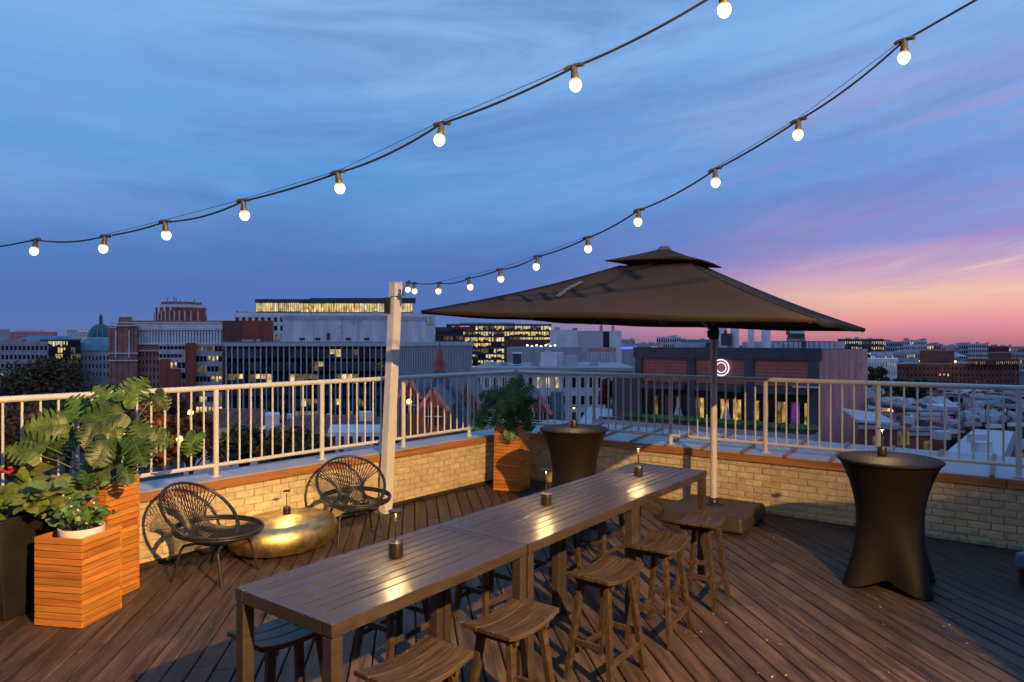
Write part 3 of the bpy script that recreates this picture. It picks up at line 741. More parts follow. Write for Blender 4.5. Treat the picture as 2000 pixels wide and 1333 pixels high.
mr = thing('monstera_plant', 'large monstera with split leaves in the tall cedar planter at the left', 'plant', TALLP+V((0, 0, .87)))
MB().lathe([(0, -.02), (.135, -.02), (.135, .02), (.06, .035), (0, .04)], 18).build('soil', m_soil, mr)
sp = TALLP+V((0, 0, .90))
for (px, py, s_, a, dd) in [(266, 758, 78, 65, 5.50), (207, 775, 80, 150, 5.55), (196, 812, 92, 200, 5.35), (174, 852, 66, 250, 5.25), (88, 832, 92, 190, 5.5),
        (274, 838, 62, 120, 5.3), (312, 858, 72, 10, 5.4), (272, 885, 82, 300, 5.22), (196, 888, 74, 250, 5.2), (374, 872, 58, -95, 5.6), (316, 786, 52, -55, 5.75),
        (40, 882, 70, 170, 5.3), (120, 868, 70, 220, 5.55), (232, 868, 74, 280, 5.35), (250, 928, 54, -75, 5.2),
        (172, 932, 58, 262, 5.25), (150, 790, 66, 140, 5.8), (205, 925, 58, 290, 5.3), (62, 862, 56, 160, 5.45)]:
    place_leaf(mr, px, py, s_, a+R.uniform(-8, 8), dd, R.choice(MON), soil_pt=sp)
m2 = thing('monstera_plant', 'smaller dark monstera in the tapering cedar planter at the corner', 'plant', CORP+V((0, 0, .83)))
MB().lathe([(0, -.02), (.15, -.02), (.15, .02), (.06, .035), (0, .04)], 18).build('soil', m_soil, m2)
sp = CORP+V((0, 0, .86))
for (px, py, s_, a, dd) in [(1000, 752, 46, 110, 9.55), (1028, 762, 46, 40, 9.5), (965, 768, 48, 150, 9.5), (985, 790, 52, 210, 9.4), (1005, 785, 48, 270, 9.3), (952, 795, 42, 190, 9.6),
        (1025, 800, 44, -40, 9.45), (940, 815, 40, 235, 9.5), (965, 825, 42, 250, 9.35), (1000, 825, 50, 275, 9.3), (1032, 828, 44, -75, 9.4), (1015, 812, 44, -60, 9.3), (975, 806, 48, 240, 9.3),
        (990, 765, 44, 80, 9.7), (948, 775, 36, 165, 9.7), (1012, 745, 40, 75, 9.7), (998, 850, 38, -95, 9.25), (1038, 785, 34, 10, 9.6), (935, 832, 30, 215, 9.6)]:
    place_leaf(m2, px, py, s_, a+R.uniform(-8, 8), dd, R.choice(MON), soil_pt=sp, stem_r=.005)
# white pot and its bushy plant
POT = LOWP+V((.035, -.03, .540))
wp = thing('white_pot', 'round white pot standing in the low cedar cube planter', 'pot', POT)
MB().lathe([(0, .004), (.125, .004), (.14, .02), (.153, .145), (.153, .150), (.144, .150), (.140, .12), (0, .12)], 40).build('pot_body', m_pot, wp, smooth=.7)
sh = thing('potted_shrub', 'small bushy green plant growing in the white pot', 'plant', POT+V((0, 0, .118)))
MB().lathe([(0, .0), (.135, .0), (.13, .012), (0, .02)], 20).build('soil', m_soil, sh)
def small_leaf(m_, k):
    ms = MB(); n = 5; vs = []; fs = []
    wv = (0, .26, .33, .24, 0.0)
    for i in range(n):
        y = i/(n-1); z = -.35*y*y*(.6+.3*k)
        vs += [(-wv[i], y, z+.10*wv[i]), (0, y, z), (wv[i], y, z+.10*wv[i])]
    for i in range(n-1):
        a = i*3; fs += [(a, a+1, a+4, a+3), (a+1, a+2, a+5, a+4)]
    return ms.add(vs, fs).mesh('leaf', m_, None, 1.2)
SL3 = [small_leaf(m_lf3, k) for k in range(3)]; SL2 = [small_leaf(m_lf2, k) for k in range(3)]
def twig_leaf(root, p, dirv, L, mesh, roll=0, wid=1.):
    y = V(dirv).normalized(); n = V((.30+R.uniform(-.4, .4), -.75, .62+R.uniform(-.2, .2))); n = (n-y*n.dot(y)).normalized(); x = y.cross(n)
    o = link('leaf', mesh, root)
    o.matrix_basis = Matrix.Translation(V(p)) @ Matrix(((x.x*L*wid, y.x*L, n.x*L, 0), (x.y*L*wid, y.y*L, n.y*L, 0), (x.z*L*wid, y.z*L, n.z*L, 0), (0, 0, 0, 1)))
def twigs(root, n, rad, hgt, L, meshes, nl, leanx=0, wid=1., sr=.0035, base_r=.05):
    for i in range(n):
        a = R.uniform(0, 2*math.pi); q = R.uniform(.25, 1)**.6
        p0 = V((base_r*math.cos(a), base_r*math.sin(a), 0)); tip = V((rad*q*math.cos(a)+leanx, rad*q*math.sin(a), hgt*R.uniform(.45, 1)*(1.15-.5*q)))
        ctl = (p0+tip)/2+V((0, 0, .10*hgt+.04)); pts = [p0*(1-t_)**2+ctl*2*t_*(1-t_)+tip*t_*t_ for t_ in [k/6 for k in range(7)]]
        MB().tube(pts, [sr*(1.2-.7*k/6) for k in range(7)], 5).build('stem', m_stem, root, smooth=1.2)
        for k in range(nl):
            t_ = .30+.70*(k+.5)/nl; p = p0*(1-t_)**2+ctl*2*t_*(1-t_)+tip*t_*t_; b = R.uniform(0, 2*math.pi)
            dv = V((math.cos(b), math.sin(b), R.uniform(-.25, .6)))+(tip-p0).normalized()*.6
            twig_leaf(root, p, dv, L*R.uniform(.7, 1.15), R.choice(meshes), wid=wid)
twigs(sh, 22, .23, .26, .068, SL3, 5)
twigs(sh, 3, .16, .40, .055, SL3, 6, .08)
for k in range(9):
    a = R.uniform(0, 6.3); MB().lathe([(0, 0), (.008, .002), (.009, .010), (0, .014)], 8).build('blossom', m_pot, sh, loc=V((R.uniform(.03, .17)*math.cos(a), R.uniform(.03, .17)*math.sin(a), R.uniform(.14, .26))))
# black tapered planter and its loose yellow-green plant
BP = V((-3.83, 5.22, 0))
bp = thing('tapered_planter', 'tall black tapered planter at the left edge of the photo', 'planter', BP, math.radians(-20))
MB().prism([(-.15, -.15), (.15, -.15), (.15, .15), (-.15, .15)], 0, .74, top=[(-.235, -.235), (.235, -.235), (.235, .235), (-.235, .235)]).build('shell', m_black, bp, smooth=None, bevel=.008)
MB().box(0, 0, .752, .485, .485, .026).build('rim', m_black, bp, smooth=None, bevel=.004)
yp = thing('leafy_plant', 'loose yellow green leafy plant with red blooms in the black planter', 'plant', BP+V((0, 0, .764)))
MB().lathe([(0, .0), (.2, .0), (.19, .014), (0, .02)], 20).build('soil', m_soil, yp)
twigs(yp, 34, .50, .24, .135, SL2, 6, .06, .85, .005, .12)
twigs(yp, 10, .46, .05, .14, SL2, 5, .10, .85, .005, .16)
twigs(yp, 4, .40, .46, .15, SL2, 6, .16, .85, .006, .1)
for k in range(6):
    MB().lathe([(0, 0), (.016, .004), (.020, .012), (.010, .022), (0, .024)], 9).build('bloom', m_red, yp, loc=V((-.02+R.uniform(-.05, .11), -.05+R.uniform(-.08, .08), .31+R.uniform(-.02, .03))))
# corner of a blue cushioned seat just inside the right edge
sb_ = thing('cushioned_stool', 'light blue and russet corner of a seat cut by the right edge of the photo', 'stool', (4.60, 5.72, 0), math.radians(20))
m_blue = mat('blue_fabric', (.16, .24, .32), .8); m_rus = mat('russet_wood', (.12, .035, .02), .6)
MB().box(0, 0, .20, .50, .44, .14).build('cushion', m_blue, sb_, smooth=None, bevel=.03)
MB().box(0, 0, .07, .44, .40, .118).build('frame', m_rus, sb_, smooth=None, bevel=.01)
# litter on the boards
lt = MB()
for k in range(380):
    x, y = (R.uniform(-3.8, 4.6), R.uniform(2.4, 7.6)) if k % 3 else (R.uniform(1.2, 4.2), R.uniform(3.6, 6.0))
    s_ = R.choice((.004, .006, .006, .009, .014, .02)); a = R.uniform(0, 6.3); c_, q = math.cos(a)*s_, math.sin(a)*s_; e_ = R.uniform(.2, .5)
    lt.quad((x-c_, y-q, .0035), (x+q*e_, y-c_*e_, .0045), (x+c_, y+q, .004+R.uniform(0, .008)), (x-q*e_, y+c_*e_, .0045))
lt.build('leaf_litter', mat('dry_leaf', (.27, .19, .12), .8, var=.5, scale=3, world=True), None, smooth=None, kind='stuff')
# ------------------------------------------------------------------ the city
ST = -26.0
m_ground = mat('city_ground', (.035, .034, .036), .9, var=.4, scale=.02, world=True)
m_conc = mat('pale_concrete', (0.64, 0.6, 0.59), .85, var=.16, scale=.35, world=True, stretch=(1, 1, .25), stain=((.20, .19, .20), .22, .58, .5))
m_conc2 = mat('grey_concrete', (0.44, 0.41, 0.4), .85, var=.18, scale=.3, world=True, stretch=(1, 1, .3))
m_white = mat('white_stone', (0.8, 0.77, 0.73), .8, var=.12, scale=.3, world=True, stain=((.33, .32, .31), .2, .6, .5))
m_brickr = mat('red_brick', (0.36, 0.105, 0.07), .85, var=.3, scale=.5, world=True, bump=.1)
m_brickd = mat('dark_brick', (0.17, 0.07, 0.052), .85, var=.3, scale=.5, world=True)
m_brickp = mat('pink_brick', (.66, .27, .23), .85, var=.22, scale=.5, world=True, stretch=(1, 1, .25), stain=((.16, .075, .065), .35, .56, .6))
m_brickh = mat('hotel_brick', (0.42, 0.19, 0.135), .85, var=.25, scale=.4, world=True)
m_brown = mat('brown_cladding', (0.33, 0.075, 0.038), .7, var=.25, scale=.6, world=True, stretch=(1, 1, .15))
m_dkgrey = mat('dark_grey_panel', (0.05, 0.058, 0.07), .5, var=.2, scale=.5, world=True)
m_fin = mat('pale_fin', (.54, .53, .53), .6, var=.08, scale=.4, world=True)
m_roof = mat('flat_roof', (.33, .33, .35), .8, var=.3, scale=.5, world=True)
m_tile = mat('red_tile_roof', (0.24, 0.085, 0.06), .8, var=.3, scale=1.2, world=True)
m_slate = mat('slate_roof', (0.085, 0.12, 0.15), .6, var=.3, scale=1.0, world=True)
m_green = mat('verdigris', (.06, .14, .13), .6, var=.2, scale=.6, world=True)
m_teal = mat('teal_roof', (0.17, 0.31, 0.36), .6, var=.2, scale=.4, world=True)
m_steel = mat('galvanised_steel', (0.56, 0.57, 0.6), .45, metal=.3, var=.15, scale=.6, world=True)
m_glass = mat('dark_glass', (.012, .015, .021), .12, var=.5, scale=.4, world=True, spec=.6)
m_glass2 = mat('grey_glass', (.04, .046, .055), .2, var=.4, scale=.3, world=True, spec=.6)
m_lit = emit('lit_window', (1., .70, .26), 1.25, .82, 1.1)
m_lit2 = emit('lit_window_cool', (1., .84, .46), 1.1, .8, .9)
m_dim = emit('dim_window', (1., .68, .28), .22, .92, 1.5)
m_purple = emit('purple_window', (.5, .12, .8), .4, .85, 1.2)
m_orange = emit('street_glow', (1., .55, .14), 7.)
m_wht = emit('white_light', (1., .9, .75), 3.)
m_ring = emit('ring_sign', (.86, .84, 1.), 1.5)
m_redl = emit('red_light', (1, .03, .03), 1.5)
m_bluel = emit('blue_light', (.16, .20, 1.), 1.0)
struct(MB().lathe([(0, 0), (4500, 0), (4500, -1), (0, -1)][::-1], 48).build('city_ground', m_ground, None, loc=(0, 0, ST)))
m_asph = mat('asphalt', (.045, .045, .047), .85, var=.2, scale=.2, world=True)
m_line = mat('road_paint', (.7, .68, .6), .7)
def road(p, q, wd, z):
    p = V(p); q = V(q); r_ = struct(MB().bar(p+V((0, 0, z)), q+V((0, 0, z)), wd, .04).build('street', m_asph, None, smooth=None))
    d = (q-p).normalized(); L = (q-p).length; mk = MB(); s_ = 0
    while s_ < L-3: mk.bar(p+d*s_+V((0, 0, z+.025)), p+d*(s_+3)+V((0, 0, z+.025)), .15, .008); s_ += 9
    mk.build('lane_marking', m_line, r_, smooth=None)
    sd = V((d.y, -d.x, 0))
    for s1 in (-1, 1): struct(MB().bar(p+sd*s1*(wd/2+2)+V((0, 0, z+.05)), q+sd*s1*(wd/2+2)+V((0, 0, z+.05)), 4, .13).build('pavement', m_conc2, None, smooth=None))
road((-150, 118, ST), (60, 122, ST), 13, .03)
road((-34, 40, ST), (-62, 260, ST), 12, .08)
def bl(name, label, px, d, cat='building', group=None):
    return thing(name, label, cat, ((px-1000)/FPX*d, d, ST), 0, group)
def zz(py, d): return CH-(py-667)/FPX*d
def blk(root, x0, x1, yt, d, D, m_, name='wall', yb=None, roofm=None):     # frontal block: pixel columns x0..x1, top row yt
    X0, X1 = (x0-1000)/FPX*d, (x1-1000)/FPX*d
    zb = ST if yb is None else zz(yb, d); zt = zz(yt, d)
    k = ((x0+x1)/2-1000)/FPX*D                            # the street grid fans out: depth runs along the sight line of the block
    o = MB().prism([(X0, d), (X1, d), (X1+k, d+D), (X0+k, d+D)], zb, zt).build(name, m_, root, smooth=None, world=True)
    if roofm: MB().prism([(X0+.3, d+.3), (X1-.3, d+.3), (X1-.3+k, d+D-.3), (X0+.3+k, d+D-.3)], zt+.01, zt+.12).build('roof', roofm, root, smooth=None, world=True)
    return (V((X0, d, 0)), V((X1, d, 0)), zb, zt)
def facade(root, p, q, z0, z1, nc, nr, pier, span, proud, wallm, lit=.2, litm=None, dark=None, single=False, piers=True, spans=True, extra=None, seed=0, gname='grid', off=0., blind=True):
    rr = random.Random(seed+nc*31+nr); litm = litm or [m_lit]; dark = dark or [m_glass]
    d = (q-p); L = d.length; d.normalize(); n = V((d.y, -d.x, 0)); n *= 1
    p = p+n*off; q = q+n*off
    cw = L/nc; ch = (z1-z0)/nr; fr = MB(); fins = MB()
    def slab(a, b, za, zb, o0, o1, tgt):
        A, B = p+d*a, p+d*b
        vs = [(A+n*o0).to_tuple()[:2]+(za,), (B+n*o0).to_tuple()[:2]+(za,), (B+n*o0).to_tuple()[:2]+(zb,), (A+n*o0).to_tuple()[:2]+(zb,)]
        vs += [(A+n*o1).to_tuple()[:2]+(za,), (B+n*o1).to_tuple()[:2]+(za,), (B+n*o1).to_tuple()[:2]+(zb,), (A+n*o1).to_tuple()[:2]+(zb,)]
        tgt.add(vs, [(4, 5, 6, 7), (0, 4, 7, 3), (5, 1, 2, 6), (3, 7, 6, 2), (0, 1, 5, 4)])
    if spans and span > 0:
        for r_ in range(nr+1):
            za = z0+ch*r_-span/2; zb = za+span; slab(0, L, max(za, z0), min(zb, z1), .0, proud*.8, fr)
    if piers and pier > 0:
        for c_ in range(nc+1): slab(max(0, cw*c_-pier/2), min(L, cw*c_+pier/2), z0, z1, .0, proud, fr)
    if fr.f: fr.build(gname, wallm, root, smooth=None, world=True)
    groups = {}
    for r_ in range(nr):
        run = 0
        for c_ in range(nc):
            if run <= 0:
                on = rr.random() < lit; run = rr.choice((1, 2, 3, 4)); m_ = rr.choice(litm) if on else rr.choice(dark)
            run -= 1
            if extra: m_ = extra(c_, r_) or m_
            groups.setdefault(m_.name, []).append((c_, r_))
    mk = pier/2 if piers else .04
    for mn, cells in groups.items():
        mm = bpy.data.materials[mn]
        if single:
            hh_ = ch-(span if spans else .06); pms = [MB().box(0, 0, (1-q_)*hh_/2, cw-2*mk, .08, hh_*q_).mesh('window', mm) for q_ in ((1,) if mm in dark else (1, .8, .62, .5))]
            ang = math.atan2(d.y, d.x)
            for c_, r_ in cells:
                o = link('window', rr.choice(pms), root); o.location = p+d*(cw*(c_+.5))+n*.05+V((0, 0, z0+ch*(r_+.5)))-root.location; o.rotation_euler = (0, 0, ang)
        else:
            w_ = MB()
            for c_, r_ in cells:
                a, b = cw*c_+mk, cw*(c_+1)-mk; h_ = (span/2 if spans else .03)
                zt_ = z0+ch*(r_+1)-h_; zb_ = z0+ch*r_+h_
                if mm not in dark and blind: zb_ += (zt_-zb_)*rr.choice((0, 0, .2, .35, .5)); a += (b-a)*rr.choice((0, 0, 0, .3))
                slab(a, b, zb_, zt_, .0, .06, w_)
            w_.build('window_panes', mm, root, smooth=None, world=True, kind='stuff')
def rooftop(root, x0, x1, yt, d, n, seed, m_=None, hmax=8):
    rr = random.Random(seed)
    for k in range(n):
        px = rr.uniform(x0, x1); w_ = rr.uniform(4, 14); h_ = rr.uniform(2, hmax); blk(root, px-w_/2, px+w_/2, yt-h_, d+rr.uniform(2, 8), rr.uniform(2, 5), m_ or rr.choice((m_steel, m_conc2, m_roof)), 'roof_unit', yt)
# -- far left concrete office
b = bl('office_building', 'grey office with ribbon windows at the left edge behind the round tree', 20, 280)
p, q, z0, z1 = blk(b, -90, 95, 668, 280, 40, m_conc2, roofm=m_roof)
facade(b, p, q, zz(760, 280), zz(672, 280), 22, 5, .5, 1.9, .5, m_conc2, .16, [m_lit, m_dim])
blk(b, -80, 18, 644, 290, 14, m_conc2, 'penthouse', 668); rooftop(b, -20, 90, 668, 281, 5, 3)
b = bl('hall_building', 'low building with a blue green hipped roof far at the left', 60, 420)
blk(b, 10, 100, 672, 420, 30, m_conc); 
X0, X1 = (14-1000)/FPX*420, (104-1000)/FPX*420
MB().prism([(X0, 419), (X1, 419), (X1, 449), (X0, 449)], zz(671.9, 420), zz(657, 420), top=[(X0+8, 428), (X1-4, 428), (X1-4, 440), (X0+8, 440)]).build('roof', m_teal, b, smooth=None, world=True)
b = bl('apartment_slab', 'pale pinkish slab on the skyline above the blue green roof', 60, 760)
blk(b, 18, 112, 649, 760, 30, m_brickp); blk(b, 30, 85, 646, 765, 20, m_conc, 'roof_unit', 649)
b = bl('glass_office', 'dark glass office with rows of bright windows left of the green dome', 122, 330)
p, q, z0, z1 = blk(b, 78, 158, 664, 330, 30, m_dkgrey, roofm=m_roof)
facade(b, p, q, zz(716, 330), zz(666, 330), 16, 4, .2, .7, .2, m_dkgrey, .6, [m_lit2, m_lit, m_dim], seed=5)
b = bl('apartment_slab', 'white ribbed tower slab just left of the green dome', 153, 700)
p, q, z0, z1 = blk(b, 131, 176, 644, 700, 20, m_white)
facade(b, p, q, zz(664, 700), zz(645, 700), 16, 4, .9, 1., .5, m_white, .05)
# -- cathedral with the green dome
b = bl('cathedral', 'pale stone cathedral with a green dome and turquoise roof at the left', 180, 350)
p, q, z0, z1 = blk(b, 143, 215, 686, 350, 40, m_white)
facade(b, p, q, zz(740, 350), zz(692, 350), 10, 3, 1.1, 2.2, .4, m_white, .03)
X0, X1 = (146-1000)/FPX*350, (215-1000)/FPX*350
MB().prism([(X0, 349.5), (X1, 349.5), (X1, 380), (X0, 380)], zz(685.9, 350), zz(661, 350), top=[(X0+2, 356), (X1-2, 356), (X1-2, 372), (X0+2, 372)]).build('roof', m_teal, b, smooth=None, world=True)
cx = (197-1000)/FPX*368; s_ = 368/FPX; zc_ = zz(660, 368)
MB().lathe([(21*s_, -6), (21*s_, 0)], 28, (cx, 368, zc_)).build('drum', m_white, b, world=True)
dm = MB().lathe([(21*s_*math.cos(a), 26*s_*math.sin(a)) for a in [k*math.pi/2/12 for k in range(12)]]+[(4.5*s_, 26.2*s_)], 28, (cx, 368, zc_)).build('dome', m_green, b, smooth=1., world=True)
for k in range(14):
    a = math.pi*2*k/14; pts = [V((cx+21.3*s_*math.cos(t_)*math.cos(a), 368+21.3*s_*math.cos(t_)*math.sin(a), zc_+26.3*s_*math.sin(t_))) - b.location for t_ in (0, .3, .6, .9, 1.2, 1.4)]
    MB().tube(pts, .22, 4).build('dome_rib', m_teal, b)
MB().lathe([(4*s_, 25*s_), (4*s_, 27*s_), (3.0*s_, 27*s_), (3.2*s_, 38*s_), (4*s_, 38.5*s_), (3.*s_, 41*s_), (1.2*s_, 44*s_), (.6*s_, 47*s_), (0, 49*s_)], 14, (cx, 368, zc_)).build('lantern', m_green, b, world=True)
# -- brick hotel with stepped tower and aerials
b = bl('brick_hotel', 'large stepped brick hotel with a crowned tower and aerials behind the monstera', 320, 300)
D_ = 300
p, q, z0, z1 = blk(b, 213, 268, 634, D_-4, 50, m_brickh)
facade(b, p, q, zz(760, D_-4), zz(640, D_-4), 5, 8, 2.6, 1.6, .3, m_brickh, .02)
blk(b, 213, 228, 630, D_-4.6, 4, m_white, 'corner_pier', 642)
for x_ in (226, 252): blk(b, x_-1.4, x_+1.4, 646, D_-4.9, .5, m_white, 'pilaster', 700)
for y_ in (636, 690, 704): blk(b, 212, 269, y_, D_-5, 1, m_white, 'cornice', y_+2.2)
p, q, z0, z1 = blk(b, 262, 436, 634, D_, 40, m_brickh, roofm=m_roof)
facade(b, p, q, zz(760, D_), zz(686, D_), 24, 5, 1.0, 1.6, .3, m_brickh, .07)
facade(b, p, q, zz(672, D_), zz(645, D_), 30, 1, .9, .4, .4, m_white, .0, dark=[m_glass2], off=.1)
facade(b, p, q, zz(643, D_), zz(631.5, D_), 30, 1, 1.3, .9, .5, m_white, .15, dark=[m_glass], off=.2)
for y_ in (630, 643.5, 672, 685): blk(b, 230, 436, y_, D_-1.2, 1.2, m_white, 'cornice', y_+2)
p, q, z0, z1 = blk(b, 230, 435, 627, D_+3, 26, m_brickh, 'upper_storey', 634)
blk(b, 232, 258, 620, D_+6, 10, m_brickh, 'penthouse', 634)
def octa(cx_, d_, r_, za, zb, m_, name): MB().lathe([(r_, za), (r_, zb)], 8, (cx_, d_, 0)).build(name, m_, b, smooth=None, world=True)
cx = (355-1000)/FPX*315; sp_ = 315/FPX
octa(cx, 315, 48*sp_, zz(634, 315), zz(603, 315), m_brickr, 'tower'); octa(cx, 315, 44*sp_, zz(603, 315), zz(597, 315), m_white, 'tower_cornice'); octa(cx, 315, 38*sp_, zz(597, 315), zz(592, 315), m_brickr, 'tower_crown')
for k in range(11):
    x_ = cx+(-42+84*k/10)*sp_; yy_ = 315-math.sqrt(max(0, 48**2-(-42+84*k/10)**2))*sp_*.97-.1
    MB().box(x_, yy_, zz(620, 315), .34, .5, 20*sp_).build('buttress', m_white, b, smooth=None, world=True)
for px, y0_ in ((327, 583), (340, 580), (344, 584), (352, 586), (363, 588), (372, 590), (380, 586), (400, 600), (309, 606)):
    MB().bar(Q(px, 606, 312)-b.location, Q(px, y0_, 312)-b.location, .22, .22).build('aerial', m_dkgrey, b, smooth=None)
for px, y0_ in ((310, 606), (321, 603), (333, 601), (404, 612)): MB().box(*Q(px, y0_, 302), .7, .4, 2.6).build('antenna_panel', m_white, b, smooth=None, world=True)
# -- brown pier office
b = bl('pier_office', 'office of pale ribbons and tall brown brick piers in front of the hotel', 376, 235)
D_ = 235
for (xa, xb, ya, yb, n_) in ((312, 364, 672, 704, 2), (331, 364, 704, 745, 2), (383, 443, 672, 850, 9)):
    p, q, z0, z1 = blk(b, xa, xb, ya, D_, 24, m_conc, 'wing', yb)
    facade(b, p, q, zz(yb, D_), zz(ya, D_), max(3, int((xb-xa)/7)), n_, .1, 1.6, .7, m_conc, .22, [m_lit, m_dim], seed=int(xa))
for (xa, xb, ya) in ((364, 383, 671), (312, 332, 703), (332, 352, 722)): blk(b, xa, xb, ya, D_-3, 8, m_brown, 'brick_pier')
# -- dark glass slab with white fins
b = bl('finned_office', 'wide dark glass office with thin white vertical fins behind the left railing', 620, 192)
D_ = 192
pA = V(((443-1000)/FPX*D_, D_, 0)); pB = V(((768-1000)/FPX*D_, D_, 0)); k_ = (922-1000)/FPX
t_ = 95; pC = pB+V((.62, .785, 0)).normalized()*((k_*pB.y-pB.x)/(.62-k_*.785)); pD = pC+V((-45, 20, 0))
zt = zz(672, D_)
MB().prism([(v2.x, v2.y) for v2 in (pA, pB, pC, pD, pA+V((8, 50, 0)))], ST, zt).build('core', m_dkgrey, b, smooth=None, world=True)
def lits(c_, r_):
    return {(0, 4): None}.get((c_, r_))
litset = {(0, 2), (1, 2), (2, 2), (4, 2), (5, 2), (11, 2), (12, 2), (19, 2), (20, 2), (22, 2), (15, 1), (16, 1), (18, 0), (22, 0), (13, 4), (14, 4), (15, 4), (19, 4), (23, 4), (12, 5), (21, 5), (6, 6), (17, 6)}
facade(b, pA, pB, zz(922, D_), zz(680, D_), 29, 10, .28, .9, .0, m_dkgrey, .0, dark=[m_glass, m_glass, m_glass2], single=True, piers=False, extra=lambda c_, r_: (m_dim if (c_*7+r_) % 3 else m_lit) if (c_, 9-r_+0) in litset else None)
zf0, zf1 = ST, zz(677, D_)
fin = MB().box(0, 0, (zf0+zf1)/2, .26, .55, zf1-zf0).mesh('fin', m_fin)
for i in range(30):
    o = link('fin', fin, b); o.location = pA+(pB-pA)*(i/29)+V((0, -.28, 0))-b.location
sd = (pC-pB); ang = math.atan2(sd.y, sd.x); nn = V((sd.y, -sd.x, 0)).normalized()
fin2 = MB().box(0, 0, (zf0+zf1)/2, .24, .55, zf1-zf0).mesh('fin', m_fin)
for i in range(1, 48):
    o = link('fin', fin2, b); o.location = pB+sd*(i/48)+nn*.28-b.location; o.rotation_euler = (0, 0, ang)
sb2 = MB(); n_ = 10
for i in range(n_): a = zf0+(zf1-zf0)*i/n_; 
MB().prism([((x.x), (x.y)) for x in (pA+V((-.6, -.9, 0)), pB+V((.3, -.9, 0)), pC+nn*.9, pD, pA+V((7.6, 50, 0)))], zf1, zt+.5).build('fascia', m_fin, b, smooth=None, world=True)
dn = MB()
for i in range(58):
    x_ = pA+(pB-pA)*(i/57)+V((0, -.95, zf1+1.1)); dn.box(x_.x, x_.y, x_.z, .22, .1, .35)
dn.build('dentils', m_dkgrey, b, smooth=None, world=True, kind='stuff')
q1 = V(((552-1000)/FPX*202, 202, 0)); q2 = V(((742-1000)/FPX*202, 202, 0)); q3 = V(((832-1000)/FPX*214, 214, 0))
zp0, zp1 = zt+.5, zz(619, 202)
MB().prism([(v2.x, v2.y) for v2 in (q1, q2, q3, q3+V((-6, 22, 0)), q1+V((2, 24, 0)))], zp0, zp1).build('penthouse', m_conc, b, smooth=None, world=True)
MB().prism([(v2.x, v2.y) for v2 in (q1+V((-.15, -.15, 0)), q2+V((.1, -.15, 0)), q3+V((.3, 0, 0)), q3+V((-6, 22.2, 0)), q1+V((2, 24, 0)))], zp1-1.0, zp1+.2).build('parapet_band', m_conc2, b, smooth=None, world=True)
for px in (612, 640, 668, 700): MB().box(*Q(px, 644, 201.9), .09, .16, 7).build('panel_joint', m_conc2, b, smooth=None, world=True)
blk(b, 638, 644, 651, 201.4, .5, m_dkgrey, 'door', 665)
for px in (590, 620, 680, 716): blk(b, px-5, px+5, 661, 201.6, .4, m_glass, 'louvre', 665)
rooftop(b, 470, 545, 668, 194, 5, 11, None, 5); blk(b, 728, 738, 608, 206, 5, m_steel, 'roof_unit', 620)
b = bl('brick_penthouse', 'plain rust brown windowless block above the finned office', 484, 222)
blk(b, 434, 474, 627, 222, 14, m_brickd); blk(b, 474, 534, 627, 221.7, 14, m_brown, 'front_wing')
# -- white office with a lit glass top floor
b = bl('penthouse_office', 'white office with a long brightly lit glass top floor and dark flat roof', 650, 262)
D_ = 262
p, q, z0, z1 = blk(b, 458, 850, 612, D_, 30, m_white, roofm=m_roof)
facade(b, p, V(((620-1000)/FPX*D_, D_, 0)), zz(700, D_), zz(617, D_), 13, 5, 1.0, 1.4, .5, m_white, .2, [m_lit, m_dim])
facade(b, V(((600-1000)/FPX*D_, D_, 0)), V(((846-1000)/FPX*D_, D_, 0)), zz(634, D_), zz(618, D_), 26, 1, .9, .9, .5, m_white, .45, [m_lit, m_dim], off=.02)
p, q, z0, z1 = blk(b, 500, 588, 590, D_+6, 16, m_glass, 'glass_storey', 612)
facade(b, p, q, zz(610, D_+6), zz(592, D_+6), 22, 1, .16, .3, .2, m_dkgrey, .9, [m_lit2, m_lit], blind=False)
p, q, z0, z1 = blk(b, 588, 806, 592, D_+3, 18, m_glass, 'glass_storey', 612)
facade(b, p, q, zz(611, D_+3), zz(593, D_+3), 44, 1, .14, .3, .2, m_dkgrey, 1., [m_lit, m_lit, m_lit2], blind=False)
blk(b, 498, 610, 585, D_+4, 22, m_dkgrey, 'roof_slab', 590.5); blk(b, 606, 812, 583, D_+1, 24, m_dkgrey, 'roof_slab', 592)
blk(b, 806, 809, 592, D_+1.5, 1, m_white, 'column', 612); rooftop(b, 462, 500, 612, D_+2, 4, 9, None, 4)
# -- lit office blocks
b = bl('lit_office', 'dark framed office full of bright yellow windows under the parasol edge', 965, 400)
D_ = 400
p, q, z0, z1 = blk(b, 872, 1077, 634, D_, 40, m_dkgrey, roofm=m_roof)
facade(b, p, q, zz(725, D_), zz(636, D_), 40, 8, .25, 1.1, .4, m_dkgrey, .84, [m_lit, m_lit2, m_lit, m_dim], seed=21)
blk(b, 898, 1005, 631, D_+8, 20, m_teal, 'roof_unit', 634)
b = bl('office_building', 'low dark office with a red roof beam beside the finned office', 870, 370)
p, q, z0, z1 = blk(b, 846, 905, 640, 370, 20, m_dkgrey)
facade(b, p, q, zz(720, 370), zz(646, 370), 12, 7, .3, 1., .3, m_dkgrey, .4, [m_lit, m_dim], seed=4)
m_redb = mat('red_beam', (.22, .02, .03), .5); blk(b, 884, 928, 639, 368, 4, m_redb, 'roof_beam', 645)
b = bl('brick_annex', 'small dark red brick block in front of the bright yellow office', 1020, 330)
blk(b, 985, 1068, 664, 330, 14, m_brickd); blk(b, 1000, 1030, 672, 329, 6, m_brickd, 'bay')
